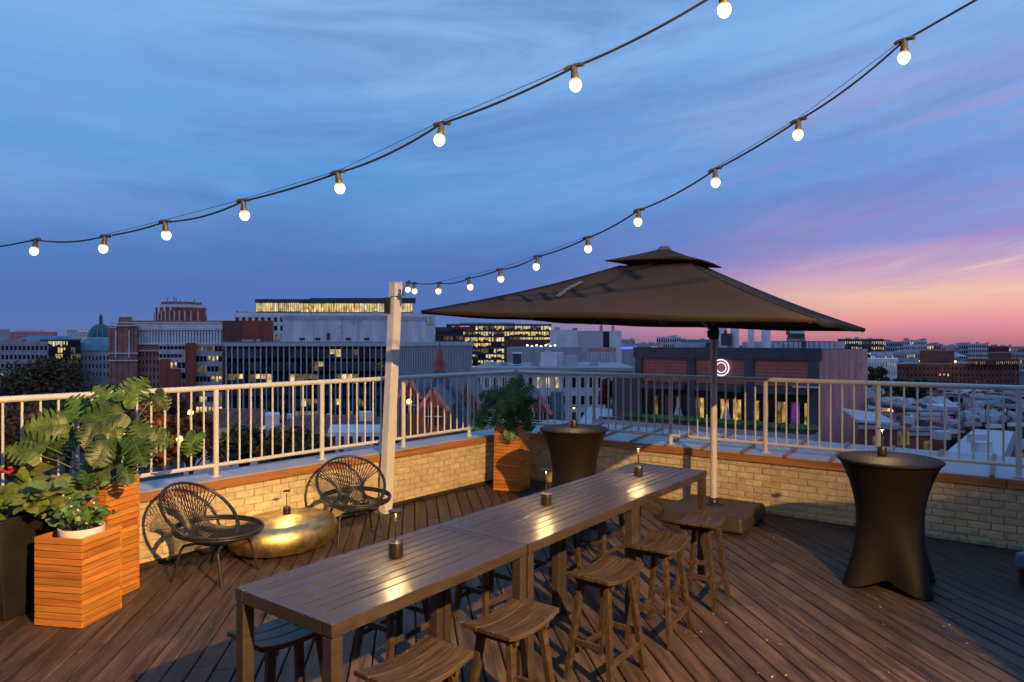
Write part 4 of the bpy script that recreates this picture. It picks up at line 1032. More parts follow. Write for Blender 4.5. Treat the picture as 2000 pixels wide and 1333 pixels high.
for k in range(7):
    s = thing('roof_lamp', ('tiny white roof lamp at the left end of the row on the grey roof', 'tiny white roof lamp second from the left in the roof row', 'tiny white roof lamp third from the left in the roof row', 'tiny white roof lamp in the middle of the roof row', 'tiny white roof lamp third from the right in the roof row', 'tiny white roof lamp second from the right in the roof row', 'tiny white roof lamp at the right end of the row on the grey roof')[k], 'lamp', tuple(Q(1030+k*9, 676+(k % 2)*2, 262)), 0, 'row of white roof lamps')
    MB().lathe([(0, -.2), (.35, -.2), (.45, .1), (.3, .4), (0, .5)], 8).build('globe', m_wht, s); MB().bar((0, 0, -1.6), (0, 0, -.2), .12, .12).build('stand', m_dkgrey, s, smooth=None)
# -- white and grey blocks behind the corner
b = bl('white_block', 'plain white building with a blank side and two small chimney turrets', 1150, 300)
D_ = 300
p, q, z0, z1 = blk(b, 1074, 1128, 645, D_, 20, m_white)
facade(b, p, q, zz(690, D_), zz(656, D_), 5, 2, 2.2, 4, .3, m_white, .1)
blk(b, 1128, 1178, 647, D_+1, 22, m_fin, 'blank_wall'); blk(b, 1178, 1190, 648, D_+6, 10, m_glass, 'stair_glass'); blk(b, 1190, 1214, 647, D_+4, 16, m_white, 'side_wing')
for px in (1174, 1197): blk(b, px-3, px+3, 638, D_+8, 2, m_brickp, 'turret', 648); blk(b, px-1.6, px+1.6, 634, D_+8.4, 1, m_brickp, 'turret_top', 638)
blk(b, 1082, 1094, 640, D_+5, 4, m_conc2, 'roof_unit', 645); blk(b, 1118, 1128, 642, D_+4, 4, m_dkgrey, 'roof_unit', 645)
b = bl('concrete_block', 'low beige concrete building with a narrow ribbed end behind the corner planter', 1095, 230)
D_ = 230
p, q, z0, z1 = blk(b, 990, 1148, 680, D_, 26, m_conc2, roofm=m_roof)
a1 = V(((1148-1000)/FPX*D_, D_, 0)); a2 = V(((1203-1000)/FPX*246, 246, 0))
MB().prism([(a1.x, a1.y), (a2.x, a2.y), (a2.x-14, a2.y+8), (a1.x-10, a1.y+12)], ST, z1-.06).build('ribbed_end', m_brickp, b, smooth=None, world=True)
facade(b, a1, a2, zz(712, D_), zz(690, D_), 18, 1, .45, .3, .3, m_white, .0, dark=[m_glass2])
b = bl('rooftop_plant', 'white box of rooftop plant with pipes above the stone building', 1090, 150)
blk(b, 1056, 1088, 690, 150, 6, m_white, 'housing', 722); blk(b, 1088, 1101, 690, 150.6, 6, m_steel, 'duct', 722); blk(b, 1101, 1128, 696, 150.3, 6, m_conc2, 'housing', 722); blk(b, 1064, 1074, 686, 151, 2, m_steel, 'fan', 690)
blk(b, 1002, 1018, 691, 152, 4, m_dkgrey, 'chiller', 712); blk(b, 1000, 1020, 689, 151.8, 4.4, m_white, 'chiller_top', 692)
for k, px in enumerate((960, 985, 1030, 1045, 1140, 1160)): blk(b, px-8, px+8, 708+k % 3, 149.5+k*.2, 3, (m_steel, m_roof)[k % 2], 'roof_unit', 722)
# -- white stone building with cornice and arched windows
b = bl('stone_building', 'pale stone building with a heavy cornice and arched windows behind the corner planter', 1080, 142)
D_ = 142
p, q, z0, z1 = blk(b, 924, 1236, 726, D_, 30, m_white, roofm=m_roof)
blk(b, 920, 1240, 719, D_-1.2, 32, m_conc2, 'cornice', 725.5); blk(b, 922, 1238, 725.6, D_-.7, 1, m_white, 'moulding', 731)
dn = MB()
for k in range(70): x_ = Q(924+312*k/69, 729, D_-.95); dn.box(x_.x, x_.y, x_.z, .18, .6, .4)
dn.build('brackets', m_conc2, b, smooth=None, world=True, kind='stuff')
rr = random.Random(3)
for row, (ya, yb) in enumerate(((741, 758), (774, 791), (806, 823), (838, 855))):
    for k in range(18):
        px = 934+17*k; lit_ = row == 0 and k in (7, 8, 9) or rr.random() < .05
        xw = 5.2/FPX*D_/1; mm = m_lit if lit_ else rr.choice((m_glass, m_glass2)); c0 = Q(px, (ya+yb)/2, D_-.06); hh = (yb-ya)/FPX*D_
        wn = MB().box(c0.x, c0.y, c0.z, xw*1.3, .1, hh)
        if row == 0: wn.add([(c0.x+xw*.65*math.cos(a), c0.y+.0-.04, c0.z+hh/2+xw*.65*math.sin(a)) for a in [math.pi*i/8 for i in range(9)]], [tuple(range(9))[::-1]])
        o = wn.build('window', mm, b, smooth=None, world=True)
        MB().box(c0.x, c0.y-.12, c0.z-hh/2-.12, xw*1.7, .24, .2).build('sill', m_white, o, smooth=None).location = -b.location
for px in (925, 1064, 1106, 1160, 1234): blk(b, px-2.2, px+2.2, 731, D_-.35, .35, m_conc, 'pilaster')
# -- brick church with gables
def church(label, px, d, wpx, ypk, yev, seed):
    b = bl('brick_church', label, px, d, 'church')
    x0, x1 = (px-wpx/2-1000)/FPX*d, (px+wpx/2-1000)/FPX*d; xm = (x0+x1)/2; zp, ze = zz(ypk, d), zz(yev, d)
    m_ = MB(); L = 22
    m_.add([(x0, d, ST), (x1, d, ST), (x1, d, ze), (xm, d, zp), (x0, d, ze), (x0, d+L, ST), (x1, d+L, ST), (x1, d+L, ze), (xm, d+L, zp), (x0, d+L, ze)], [(0, 1, 2, 3, 4), (9, 8, 7, 6, 5), (1, 6, 7, 2), (5, 0, 4, 9)])
    m_.build('gable_wall', m_brickr, b, smooth=None, world=True)
    for s1, xe in ((-1, x0), (1, x1)):
        MB().add([(xe+s1*.3, d+.3, ze-.3), (xm, d+.3, zp), (xm, d+L, zp), (xe+s1*.3, d+L, ze-.3), (xe+s1*.3, d+.3, ze-.05), (xm, d+.3, zp+.3), (xm, d+L, zp+.3), (xe+s1*.3, d+L, ze-.05)], [(0, 1, 2, 3), (7, 6, 5, 4), (0, 4, 5, 1), (2, 6, 7, 3), (0, 3, 7, 4)]).build('roof', m_slate, b, smooth=None, world=True)
        MB().bar(V((xe+s1*.25, d-.1, ze-.3))-b.location, V((xm, d-.1, zp+.15))-b.location, .5, .45).build('coping', m_brickp, b, smooth=None)
    cz_ = zz(yev+16, d)
    for s1 in (-1, 1):
        o = MB().box(xm+s1*.62, d-.05, cz_, 1.0, .1, 2.3).build('window', m_glass2, b, smooth=None, world=True)
        MB().box(xm+s1*.62, d-.14, cz_, 1.06, .06, .1).box(xm+s1*.62, d-.14, cz_, .07, .07, 2.3).build('frame', m_white, o, smooth=None).location = -b.location
    return b
b = church('red brick church gable with slate roof left of the corner planter', 846, 88, 54, 762, 798, 1)
cxp = (843-1000)/FPX*88
sp0 = V(((888-1000)/FPX*100, 100, 0))
MB().prism([(sp0.x-5.2, 96), (sp0.x+4.4, 96), (sp0.x+4.4, 106), (sp0.x-5.2, 106)], zz(880, 100), zz(706, 100), top=[(sp0.x-1.2-1.3, 100.8), (sp0.x-1.2-.9, 100.8), (sp0.x-1.2-.9, 101.2), (sp0.x-1.2-1.3, 101.2)]).build('slate_spire', m_slate, b, smooth=None, world=True)
MB().lathe([(.75, 0), (.75, 1.6), (.45, 2.0), (.5, 2.6), (.2, 3.6), (0, 5)], 8, (sp0.x-2.3, 100.9, zz(730, 100))).build('finial_turret', m_brickr, b, world=True)
b = church('second red brick gable with slate roofs seen right of the corner monstera', 1052, 96, 44, 776, 806, 2)
MB().prism([((1075-1000)/FPX*98, 98), ((1108-1000)/FPX*98, 98), ((1108-1000)/FPX*98, 106), ((1075-1000)/FPX*98, 106)], zz(900, 98), zz(770, 98), top=[((1079-1000)/FPX*98, 101), ((1104-1000)/FPX*98, 101), ((1104-1000)/FPX*98, 103), ((1079-1000)/FPX*98, 103)]).build('slate_spire', m_slate, b, smooth=None, world=True)
b = church('low red brick gable half hidden by the white post', 800, 92, 40, 742, 776, 3)
b = church('small red brick gable with slate roof between white post and railing post', 912, 104, 44, 752, 786, 4)
# -- red tiled building below the left railing
b = bl('tiled_building', 'low cream building with a red tiled roof below the left railing', 560, 112)
D_ = 112
def hip(xa, xb, ye, yr, d, D, inset):
    X0, X1 = (xa-1000)/FPX*d, (xb-1000)/FPX*d
    MB().prism([(X0, d), (X1, d), (X1, d+D), (X0, d+D)], zz(ye, d), zz(yr, d), top=[(X0+inset, d+D*.42), (X1-inset, d+D*.42), (X1-inset, d+D*.58), (X0+inset, d+D*.58)]).build('tiled_roof', m_tile, b, smooth=None, world=True)
    for k in range(int((X1-X0)/1.6)):
        x_ = X0+1.6*(k+.5); f = min(1, (x_-X0)/max(inset, .1), (X1-x_)/max(inset, .1))
        MB().bar(V((x_, d+.02, zz(ye, d)+.06))-b.location, V((x_, d+D*.42*f, zz(ye, d)+(zz(yr, d)-zz(ye, d))*f+.06))-b.location, .12, .10).build('roof_seam', m_tile, b, smooth=None)
for (xa, xb, ye, yr, dd) in ((356, 512, 834, 808, 116), (516, 745, 846, 822, 108)):
    p, q, z0, z1 = blk(b, xa+3, xb-3, ye, dd+.6, 12, m_white)
    hip(xa, xb, ye-.5, yr, dd, 14, 3.)
    nW = int((xb-xa)/22)
    for k in range(nW):
        c0 = Q(xa+14+22*k, ye+20, dd+.55); o = MB().box(c0.x, c0.y, c0.z, .9, .12, 1.7).build('window', random.Random(k).choice((m_dim, m_glass2, m_glass)), b, smooth=None, world=True)
blk(b, 518, 546, 812, 113, 5, m_white, 'gable_end', 838)
for px in (708, 720): blk(b, px-6, px+6, 806, 112, 2, m_white, 'chimney', 836)
for k in range(9): blk(b, 560+k*13, 570+k*13, 812+(k % 3)*3, 125+k % 2, 3, (m_steel, m_roof, m_white)[k % 3], 'roof_unit', 826)
b = bl('white_house', 'plain white walled house beside the base of the white post', 690, 100)
p, q, z0, z1 = blk(b, 640, 748, 846, 100, 10, m_white)
for k in range(6):
    for r_ in range(2): c0 = Q(650+17*k, 862+26*r_, 99.95); MB().box(c0.x, c0.y, c0.z, .7, .12, 1.3).build('window', m_glass2, b, smooth=None, world=True)
# -- modern brick building with the ring sign
b = bl('brick_hall', 'dark brick hall with grey frames, a white ring sign and a pink side wall', 1500, 80)
D0 = 80.
c0 = V(((1600-1000)/FPX*D0, D0, 0)); eA = V((-.806, .591, 0)); eB = V((.618, .786, 0)).normalized()
def tpx(o, e, px): k = (px-1000)/FPX; return (k*o.y-o.x)/(e.x-k*e.y)
lA = c0+eA*tpx(c0, eA, 1243); rB = c0+eB*tpx(c0, eB, 1694); zt = zz(681, D0); zg = zz(872, D0)
MB().prism([(c0.x, c0.y), (rB.x, rB.y), (rB.x-25, rB.y+17), (lA.x, lA.y)], ST, zt-.6).build('wall', m_brickd, b, smooth=None, world=True)
nA = V((-eA.y, eA.x, 0)); nA = nA if nA.y < 0 else -nA; nB = V((eB.y, -eB.x, 0)); nB = nB if nB.x > 0 else -nB
def panel(o, e, n, s0, s1, za, zb, o0, o1, m_, name):
    pts = [o+e*s0+n*o0, o+e*s1+n*o0, o+e*s1+n*o1, o+e*s0+n*o1]
    return MB().prism([(x.x, x.y) for x in pts], za, zb).build(name, m_, b, smooth=None, world=True)
panel(c0, eB, nB, .02, (rB-c0).length, ST, zt-.3, -.4, .06, m_brickp, 'pink_side_wall')
LA = (lA-c0).length
m_panel = mat('rusty_brick', (.45, .14, .10), .85, var=.2, scale=.6, world=True)
panel(c0, eA, nA, -.35, LA+.3, zz(705, D0)+.0, zt, -.5, .45, m_dkgrey, 'parapet_band')
S = lambda px: tpx(c0, eA, px)
for xa, xb in ((1580, 1601), (1456, 1474), (1343, 1359), (1243, 1256)): panel(c0, eA, nA, max(S(xb), -.3), S(xa), zg, zz(705, D0), .0, .40, m_dkgrey, 'frame_pier')
for xa, xb in ((1256, 1343), (1359, 1456), (1474, 1580)):
    panel(c0, eA, nA, S(xb)+.02, S(xa)-.02, zz(757, D0), zz(706, D0), .0, .14, m_panel, 'brick_panel')
    for k in range(7): z_ = zz(757, D0)+(zz(706, D0)-zz(757, D0))*(k+.5)/7; panel(c0, eA, nA, S(xb)+.03, S(xa)-.03, z_, z_+.05, .14, .155, m_brickd, 'brick_course')
    panel(c0, eA, nA, S(xb)+.02, S(xa)-.02, zz(772, D0), zz(762, D0), .0, 1.7, m_dkgrey, 'awning')
g_, d_m, l_, p_ = m_glass, m_dim, bpy.data.materials['lit_window'], m_purple
m_shop = emit('shop_interior', (1., .62, .16), .85, .93, 2.2)
gl = [(g_, g_, g_, d_m, g_, g_, m_glass2, g_, g_, d_m, g_, g_), (d_m, m_shop, g_, g_, p_, g_, m_shop, m_shop, g_, m_shop, m_shop, g_), (m_shop, g_, m_shop, g_, g_, d_m, m_shop, g_, p_, p_, g_, m_shop)]
for (xa, xb), gs in zip(((1256, 1343), (1359, 1456), (1474, 1580)), gl):
    for k, g in enumerate(gs):
        sa_, sb_2 = S(xa+(xb-xa)*k/12+.5), S(xa+(xb-xa)*(k+1)/12-.5)
        panel(c0, eA, nA, sb_2, sa_, zz(842, D0), zz(790, D0), .0, .08, g, 'shop_window'); panel(c0, eA, nA, sb_2, sa_, zz(788.5, D0), zz(773, D0), .0, .08, m_glass, 'transom')
panel(c0, eA, nA, -.4, LA+4, ST, zz(842, D0)-.05, .5, 4.2, m_conc2, 'terrace')
panel(c0, eA, nA, -.2, LA+3.6, zz(842, D0)-.02, zz(838, D0), 3.6, 4.1, m_dkgrey, 'terrace_wall')
for k in range(24): rr = random.Random(k); pz = c0+eA*(LA*k/23)+nA*3.3; MB().lathe([(0, 0), (.5, .1), (.7, .5), (.5, .9), (0, 1.1)], 7, (pz.x, pz.y, zz(842, D0))).build('clipped_shrub', bpy.data.materials['small_green_leaf'], b, world=True)
for px in (1340, 1432): pz = c0+eA*S(px)+nA*2.6; MB().lathe([(.8, 0), (.08, 2.4), (0, 2.5)], 8, (pz.x, pz.y, zz(838, D0))).tube([(pz.x, pz.y, zz(842, D0)), (pz.x, pz.y, zz(838, D0)+2.4)], .05, 6).build('closed_umbrella', m_conc2, b, world=True)
lw = lA+eA*.0
MB().prism([(lA.x, lA.y), (lA.x-3.0, lA.y+2.2), (lA.x-3.0+6, lA.y+12), (lA.x+6, lA.y+10)], ST, zz(746, 86)).build('side_annex', m_dkgrey, b, smooth=None, world=True)
MB().prism([(c0.x-.2, c0.y-.8), (c0.x-2.6, c0.y+.9), (c0.x-3, c0.y+.3), (c0.x-.6, c0.y-1.4)], zz(758, D0), zz(755, D0)).build('ledge', m_steel, b, smooth=None, world=True)
ring_c = c0+eA*S(1411)+nA*.55+V((0, 0, zz(723, D0)))
def ring(r, w_): return [ring_c-b.location+eA*(r*math.cos(a))+V((0, 0, r*math.sin(a))) for a in [2*math.pi*k/40 for k in range(40)]]
MB().tube(ring(1.0, 0), .075, 6, True).build('ring_sign', m_ring, b); MB().tube([x+(-nA*.05) for x in ring(.63, 0)], .06, 6, True).build('ring_sign', m_ring, b)
rc = c0+(rB-c0)*.5+eA*(LA*.5)
# roof plant: tall white flues etc., each standing on that roof
m_flue = mat('white_flue', (0.82, 0.82, 0.82), .4, var=.1, scale=.6, world=True)
for px, d_, w_, yb_ in ((1412, 104, 15, 655), (1435, 98, 16, 675), (1467, 108, 12, 658), (1496, 98, 17, 676)):
    p = Q(px, 675, d_); r2 = w_/2/FPX*d_; zt_ = zz(600, d_)
    MB().lathe([(r2, zt-.7), (r2, zt_-.5), (r2*1.05, zt_-.5), (r2*1.05, zt_), (r2*.9, zt_)], 18, (p.x, p.y, 0)).build('white_flue', m_flue, b, smooth=.6, world=True)
blk(b, 1408, 1428, 652, 96, 3, m_dkgrey, 'roof_machine', 676); blk(b, 1414, 1420, 646, 96, 2, m_dkgrey, 'roof_machine', 652); blk(b, 1470, 1650, 668, 108, 5, m_steel, 'roof_screen', 682)
blk(b, 1322, 1400, 670, 104, 5, m_steel, 'roof_unit', 682)
rr = random.Random(8)
for k in range(16): px = rr.uniform(1270, 1640); blk(b, px-rr.uniform(2, 8), px+rr.uniform(2, 8), rr.uniform(668, 675), 98+rr.uniform(0, 8), 2, rr.choice((m_steel, m_dkgrey, m_fin)), 'roof_unit', 682)
for k in range(14): px = 1500+k*10; MB().bar(Q(px, 682, 100)-b.location, Q(px, 668, 100)-b.location, .08, .08).build('guard_post', m_dkgrey, b, smooth=None)
MB().bar(Q(1500, 668, 100)-b.location, Q(1630, 668, 100)-b.location, .1, .1).build('guard_rail', m_dkgrey, b, smooth=None)
b = bl('billboard_tower', 'white boxy rooftop tower with a dark base seen below the right parasol edge', 1555, 160)
blk(b, 1542, 1571, 615, 160, 6, m_white, 'white_box', 652); blk(b, 1538, 1572, 652, 159.6, 6.6, m_dkgrey, 'dark_base', 661); blk(b, 1535, 1543, 622, 159.8, 3, m_brickr, 'red_panel', 655); blk(b, 1536, 1573, 661, 160, 8, m_conc2, 'stair_shaft')
# -- skyline strips far away
far = [(1180, 1240, 664, 520, m_conc2, .12, 'grey far office between the turrets and the brick hall'), (1240, 1290, 672, 420, m_conc2, .15, 'pale far office left of the brick hall roof'),
 (1282, 1330, 659, 620, m_conc, .05, 'white far block above the left of the brick hall'), (1330, 1420, 664, 640, m_teal, .06, 'bluish far block above the middle of the brick hall'),
 (1636, 1727, 663, 480, m_dkgrey, .7, 'dark flat far office with bright lit floors right of the brick hall'), (1730, 1765, 668, 700, m_conc2, .3, 'low far block just right of the dark lit office'),
 (1763, 1810, 665, 560, m_conc, .1, 'blue grey far office at mid right skyline'), (1805, 1842, 673, 640, m_brickp, .12, 'pinkish far block right of the blue grey office'),
 (1838, 1872, 676, 520, m_conc2, .6, 'far office with a band of white lights at the right'), (1868, 1890, 673, 700, m_conc2, .2, 'narrow far tower near the right skyline'),
 (1888, 1930, 672, 760, m_conc, .15, 'pale far slab near the right edge of the skyline'), (1930, 1975, 677, 680, m_brickd, .15, 'brown far block near the right edge'), (1970, 2060, 678, 600, m_conc2, .3, 'grey far block at the very right edge'),
 (1700, 1745, 690, 380, m_conc, .2, 'pale mid distance office beside the pink side wall'), (1745, 1800, 688, 420, m_conc2, .3, 'grey mid distance office with a white roof line'),
 (1214, 1244, 672, 340, m_conc2, .2, 'narrow grey office beside the brick hall with blue lit sign'), (-120, 20, 676, 600, m_conc, .1, 'pale far block at the left horizon')]
for i, (xa, xb, yt, d_, mm, lt_, lb) in enumerate(far):
    b = bl('far_building', lb, (xa+xb)/2, d_)
    p, q, z0, z1 = blk(b, xa, xb, yt, d_, 30, mm, roofm=m_roof)
    nr_ = 6; fh = 3.9 if d_ < 600 else 5
    facade(b, p, q, z1-.8-fh*nr_, z1-.8, max(5, int((xb-xa)/4.2)), nr_, .8, 1.9, .4, mm, lt_, [m_lit2, m_lit, m_dim], seed=i)
    rooftop(b, xa, xb, yt, d_+2, 3, i+40, None, 4)
b = bl('sign_band', 'strip of blue and violet lights on the roof beside the brick hall', 1225, 335, 'sign')
MB().bar(Q(1208, 681, 335)-b.location, Q(1243, 680, 335)-b.location, .4, 1.2).build('light_strip', m_bluel, b, smooth=None); blk(b, 1207, 1244, 683, 336, 2, m_conc2, 'frame')
# -- right: big dark brick block, row houses, roofs
b = bl('brick_block', 'broad dark red brick building with scattered lit windows at the right', 1880, 240)
D_ = 240
p, q, z0, z1 = blk(b, 1752, 1990, 712, D_, 26, m_brickd, roofm=m_roof)
facade(b, p, q, zz(778, D_), zz(714, D_), 30, 5, .9, 1.5, .3, m_brickd, .10, [m_lit, m_dim], seed=2)
blk(b, 1796, 1864, 686, D_+4, 18, m_brickd, 'raised_wing', 712); blk(b, 1930, 1975, 690, D_+5, 14, m_brickd, 'raised_wing', 712)
p, q, z0, z1 = blk(b, 1890, 1990, 702, D_-2, 6, m_brickd, 'attic', 714); facade(b, p, q, zz(713, D_-2), zz(706, D_-2), 26, 1, .5, .3, .2, m_brickd, .8, [m_lit2, m_lit])
X0, X1 = (1866-1000)/FPX*D_, (1905-1000)/FPX*D_; MB().prism([(X0, D_+4), (X1, D_+4), (X1, D_+14), (X0, D_+14)], zz(698, D_), zz(688, D_), top=[(X0+3, D_+8), (X1-3, D_+8), (X1-3, D_+10), (X0+3, D_+10)]).build('hip_roof', m_fin, b, smooth=None, world=True)
b = bl('stone_terrace', 'pale stone row building behind the trees right of the pink wall', 1722, 300)
p, q, z0, z1 = blk(b, 1690, 1755, 702, 300, 20, m_white); facade(b, p, q, zz(752, 300), zz(706, 300), 12, 3, .9, 1.6, .3, m_white, .12)
rows = [(1676, 1752, 826, 52, 8, m_brickd, m_fin, 'small dark brick house with a sloping white roof just past the right railing'),
 (1744, 1800, 800, 95, 10, m_white, m_fin, 'white rooftop house with a white chimney right of the small brick house'), (1796, 1850, 806, 88, 12, m_white, m_roof, 'white walled house with a pale gabled roof at the right'),
 (1776, 1848, 842, 70, 9, m_brickr, m_roof, 'low red brick yard building behind the round table'), (1846, 1872, 796, 100, 8, m_fin, m_fin, 'tall white stair house among the roofs at the right'),
 (1850, 1905, 838, 84, 9, m_brickr, m_roof, 'red brick row house with dark door at the right'), (1892, 1990, 780, 140, 14, m_brickr, m_roof, 'long brick terrace beyond the roofs at the right'),
 (1905, 1985, 826, 96, 9, m_brickd, m_roof, 'dark brick row house behind the flat white roof'), (1930, 1995, 770, 170, 12, m_brickp, m_roof, 'rosy rendered house with tall windows near the right edge'),
 (1880, 1932, 768, 160, 14, m_fin, m_fin, 'white gabled shed roof under the dark brick block'), (1690, 1745, 800, 120, 12, m_brickr, m_roof, 'orange brick house beside the pink side wall'), (1984, 2080, 800, 110, 12, m_conc2, m_roof, 'grey house cut by the right edge of the photo'),
 (1830, 1886, 766, 165, 10, m_conc, m_slate, 'pale house with a slate roof below the dark brick block')]
for i, (xa, xb, yt, d_, D2, mm, rm, lb) in enumerate(rows):
    b = bl('row_house', lb, (xa+xb)/2, d_, 'house'); p, q, z0, z1 = blk(b, xa, xb, yt, d_, D2, mm)
    X0, X1 = p.x, q.x
    if i == 0:
        MB().add([(X0-.1, d_-.15, z1+.02), (X1+.1, d_-.15, z1-.25), (X1+1.5, d_+5.5, z1-.05), (X0+1.5, d_+5.5, z1+.35), (X0-.1, d_-.15, z1+.2), (X1+.1, d_-.15, z1-.05), (X1+1.5, d_+5.5, z1+.15), (X0+1.5, d_+5.5, z1+.55)], [(3, 2, 1, 0), (4, 5, 6, 7), (0, 1, 5, 4), (1, 2, 6, 5), (2, 3, 7, 6), (3, 0, 4, 7)]).build('roof', rm, b, smooth=None, world=True)
        MB().prism([(X1, d_), (X1+1.4, d_+5), (X1+1.3, d_+5.2), (X1-.2, d_+.4)], ST, z1-.3).build('side_wall', m_brickr, b, smooth=None, world=True)
    elif i % 3 == 1:
        for k in range(int((X1-X0)/.8)): x_ = X0+.8*(k+.5); MB().bar(V((x_, d_-.2, z1+.03))-b.location, V((x_, d_+D2/2, z1+1.33))-b.location, .07, .09).build('roof_seam', m_steel, b, smooth=None)
        MB().box(X0+.8, d_+D2*.5, z1+1.3, .6, .6, 1.8).build('chimney', m_brickr, b, smooth=None, world=True)
        zr = z1+1.3; MB().add([(X0-.2, d_-.2, z1), (X1+.2, d_-.2, z1), (X1+.2, d_+D2, z1), (X0-.2, d_+D2, z1), (X0-.2, d_+D2/2, zr), (X1+.2, d_+D2/2, zr)], [(0, 1, 5, 4), (2, 3, 4, 5), (0, 4, 3), (1, 2, 5)]).build('roof', rm, b, smooth=None, world=True)
    else:
        MB().prism([(X0-.1, d_-.1), (X1+.1, d_-.1), (X1+.1, d_+D2), (X0-.1, d_+D2)], z1+.01, z1+.3).build('roof', rm, b, smooth=None, world=True)
        rr = random.Random(i)
        for xe in (X0+.12, X1-.12): MB().box(xe, d_+D2/2, z1+.42, .22, D2, .5).build('party_wall', mm, b, smooth=None, world=True)
        for k in range(3): x_ = rr.uniform(X0+.6, X1-.6); y_ = d_+rr.uniform(1, D2-1.5); MB().box(x_, y_, z1+.5, rr.uniform(.7, 1.6), 1.1, .5).box(x_, y_, z1+.8, .5, .5, .3).build('roof_unit', rr.choice((m_steel, m_dkgrey)), b, smooth=None, world=True)
        for k in range(3): x_ = rr.uniform(X0+.5, X1-.5); MB().box(x_, d_+rr.uniform(1, D2-1), z1+.75, rr.uniform(.4, 1), .6, .9).build('chimney', rr.choice((mm, m_fin)), b, smooth=None, world=True)
    MB().box((X0+X1)/2, d_-.12, z1-.35, X1-X0, .24, .3).build('cornice', m_conc2, b, smooth=None, world=True)
    nW = max(1, int((X1-X0)/2.0))
    for k in range(nW):
        for r_ in range(3): 
            o = MB().box(X0+(X1-X0)*(k+.5)/nW, d_-.04, z1-1.8-3.1*r_, .85, .1, 1.5).build('window', random.Random(i*9+k*5+r_).choice((m_glass, m_glass, m_glass2, m_dim)), b, smooth=None, world=True)
# three rows of small houses filling the slope of roofs at the right
ORD = ['first', 'second', 'third', 'fourth', 'fifth', 'sixth', 'seventh', 'eighth']
rq = random.Random(77)
for (rn, d_, yt, x0_, n_, wpx) in (('nearest', 84, 836, 1745, 6, 34), ('middle', 118, 806, 1725, 7, 30), ('farthest', 175, 774, 1730, 8, 27)):
    for k in range(n_):
        px = x0_+(2010-x0_)*(k+.5)/n_+rq.uniform(-3, 3); ci = rq.randrange(4); mm = (m_brickr, m_brickd, m_white, m_brickp)[ci]; y_ = yt+rq.uniform(-9, 9); d2 = d_+rq.uniform(-6, 6)
        b = bl('town_house', '%s town house, %s from left, %s row of right-hand roofs' % (('red brick', 'dark brick', 'white', 'rosy')[ci], ORD[k], rn), px, d2, 'house')
        p, q, z0, z1 = blk(b, px-wpx/2, px+wpx/2-1, y_, d2, 9, mm); w3 = q.x-p.x; xm = (p.x+q.x)/2; kx = xm/d2
        MB().prism([(p.x+.25, d2+.25), (q.x-.25, d2+.25), (q.x-.25+kx*8.6, d2+8.75), (p.x+.25+kx*8.6, d2+8.75)], z1-.02, z1+.03).build('roof', rq.choice((m_roof, m_steel, m_slate, m_conc2)), b, smooth=None, world=True)
        for xe in (p.x+.15, q.x-.15): MB().bar((xe-b.location.x, .1, z1+.2-ST), (xe+kx*8.8-b.location.x, 8.8, z1+.2-ST), .28, .5).build('party_wall', mm, b, smooth=None)
        MB().box(xm, d2-.1, z1-.15, w3+.1, .3, .45).build('cornice', rq.choice((m_conc2, m_dkgrey, m_white)), b, smooth=None, world=True)
        for j in range(rq.randrange(2, 5)):
            y3 = rq.uniform(1.5, 7.5); x_ = xm+kx*y3+rq.uniform(-.35, .35)*w3; hh = rq.uniform(.5, 1.2)
            MB().box(x_, d2+y3, z1+hh/2+.03, rq.uniform(.4, 1.1), rq.uniform(.5, 1), hh).build(rq.choice(('chimney', 'roof_unit', 'skylight')), rq.choice((m_brickr, m_steel, m_fin, m_dkgrey)), b, smooth=None, world=True)
        MB().bar((xm-b.location.x+.3, 2, z1-ST), (xm-b.location.x+.3, 2, z1+2.0-ST), .05, .05).build('aerial', m_dkgrey, b, smooth=None)
        for j in range(2):
            for r_ in range(3):
                MB().box(p.x+w3*(.28+.44*j), d2-.04, z1-1.6-3.0*r_, .8, .1, 1.5).build('window', m_dim if rq.random() < .2 else rq.choice((m_glass, m_glass2)), b, smooth=None, world=True)
# flat white roof with dark edge
b = bl('flat_roof_building', 'building with a broad flat white roof and dark edge at the lower right', 1925, 62)
c_ = [Q(1800, 895, 50), Q(1955, 905, 50), Q(1985, 858, 72), Q(1900, 850, 74)]; zf = zz(885, 58)
pl_ = [(v2.x, v2.y) for v2 in c_]
MB().prism(pl_, ST, zf-.6).build('wall', m_brickd, b, smooth=None, world=True); MB().prism([(x*1.004, y*.996) for x, y in pl_], zf-.6, zf).build('dark_edge', m_dkgrey, b, smooth=None, world=True)
cxm = sum(x for x, y in pl_)/4; cym = sum(y for x, y in pl_)/4
MB().prism([(cxm+(x-cxm)*.92, cym+(y-cym)*.92) for x, y in pl_], zf+.004, zf+.05).build('white_roof', m_fin, b, smooth=None, world=True)
for (dx, dy) in ((1, 2), (-2, -3), (3, -2), (-1, 4)): MB().box(cxm+dx, cym+dy, zf+.45, 1.3, .8, .8).build('roof_unit', m_steel, b, smooth=None, world=True)
b = bl('steel_roof', 'blue grey standing seam metal roof at the foot of the stone building', 1190, 92)
p0, p1, p2, p3 = Q(1130, 830, 96), Q(1212, 836, 92), Q(1205, 800, 108), Q(1150, 796, 112)
MB().add([p0, p1, p2, p3]+[v2-V((0, 0, .3)) for v2 in (p0, p1, p2, p3)], [(0, 1, 2, 3), (7, 6, 5, 4), (0, 4, 5, 1), (1, 5, 6, 2), (2, 6, 7, 3), (3, 7, 4, 0)]).build('metal_sheet', m_steel, b, smooth=None, world=True)
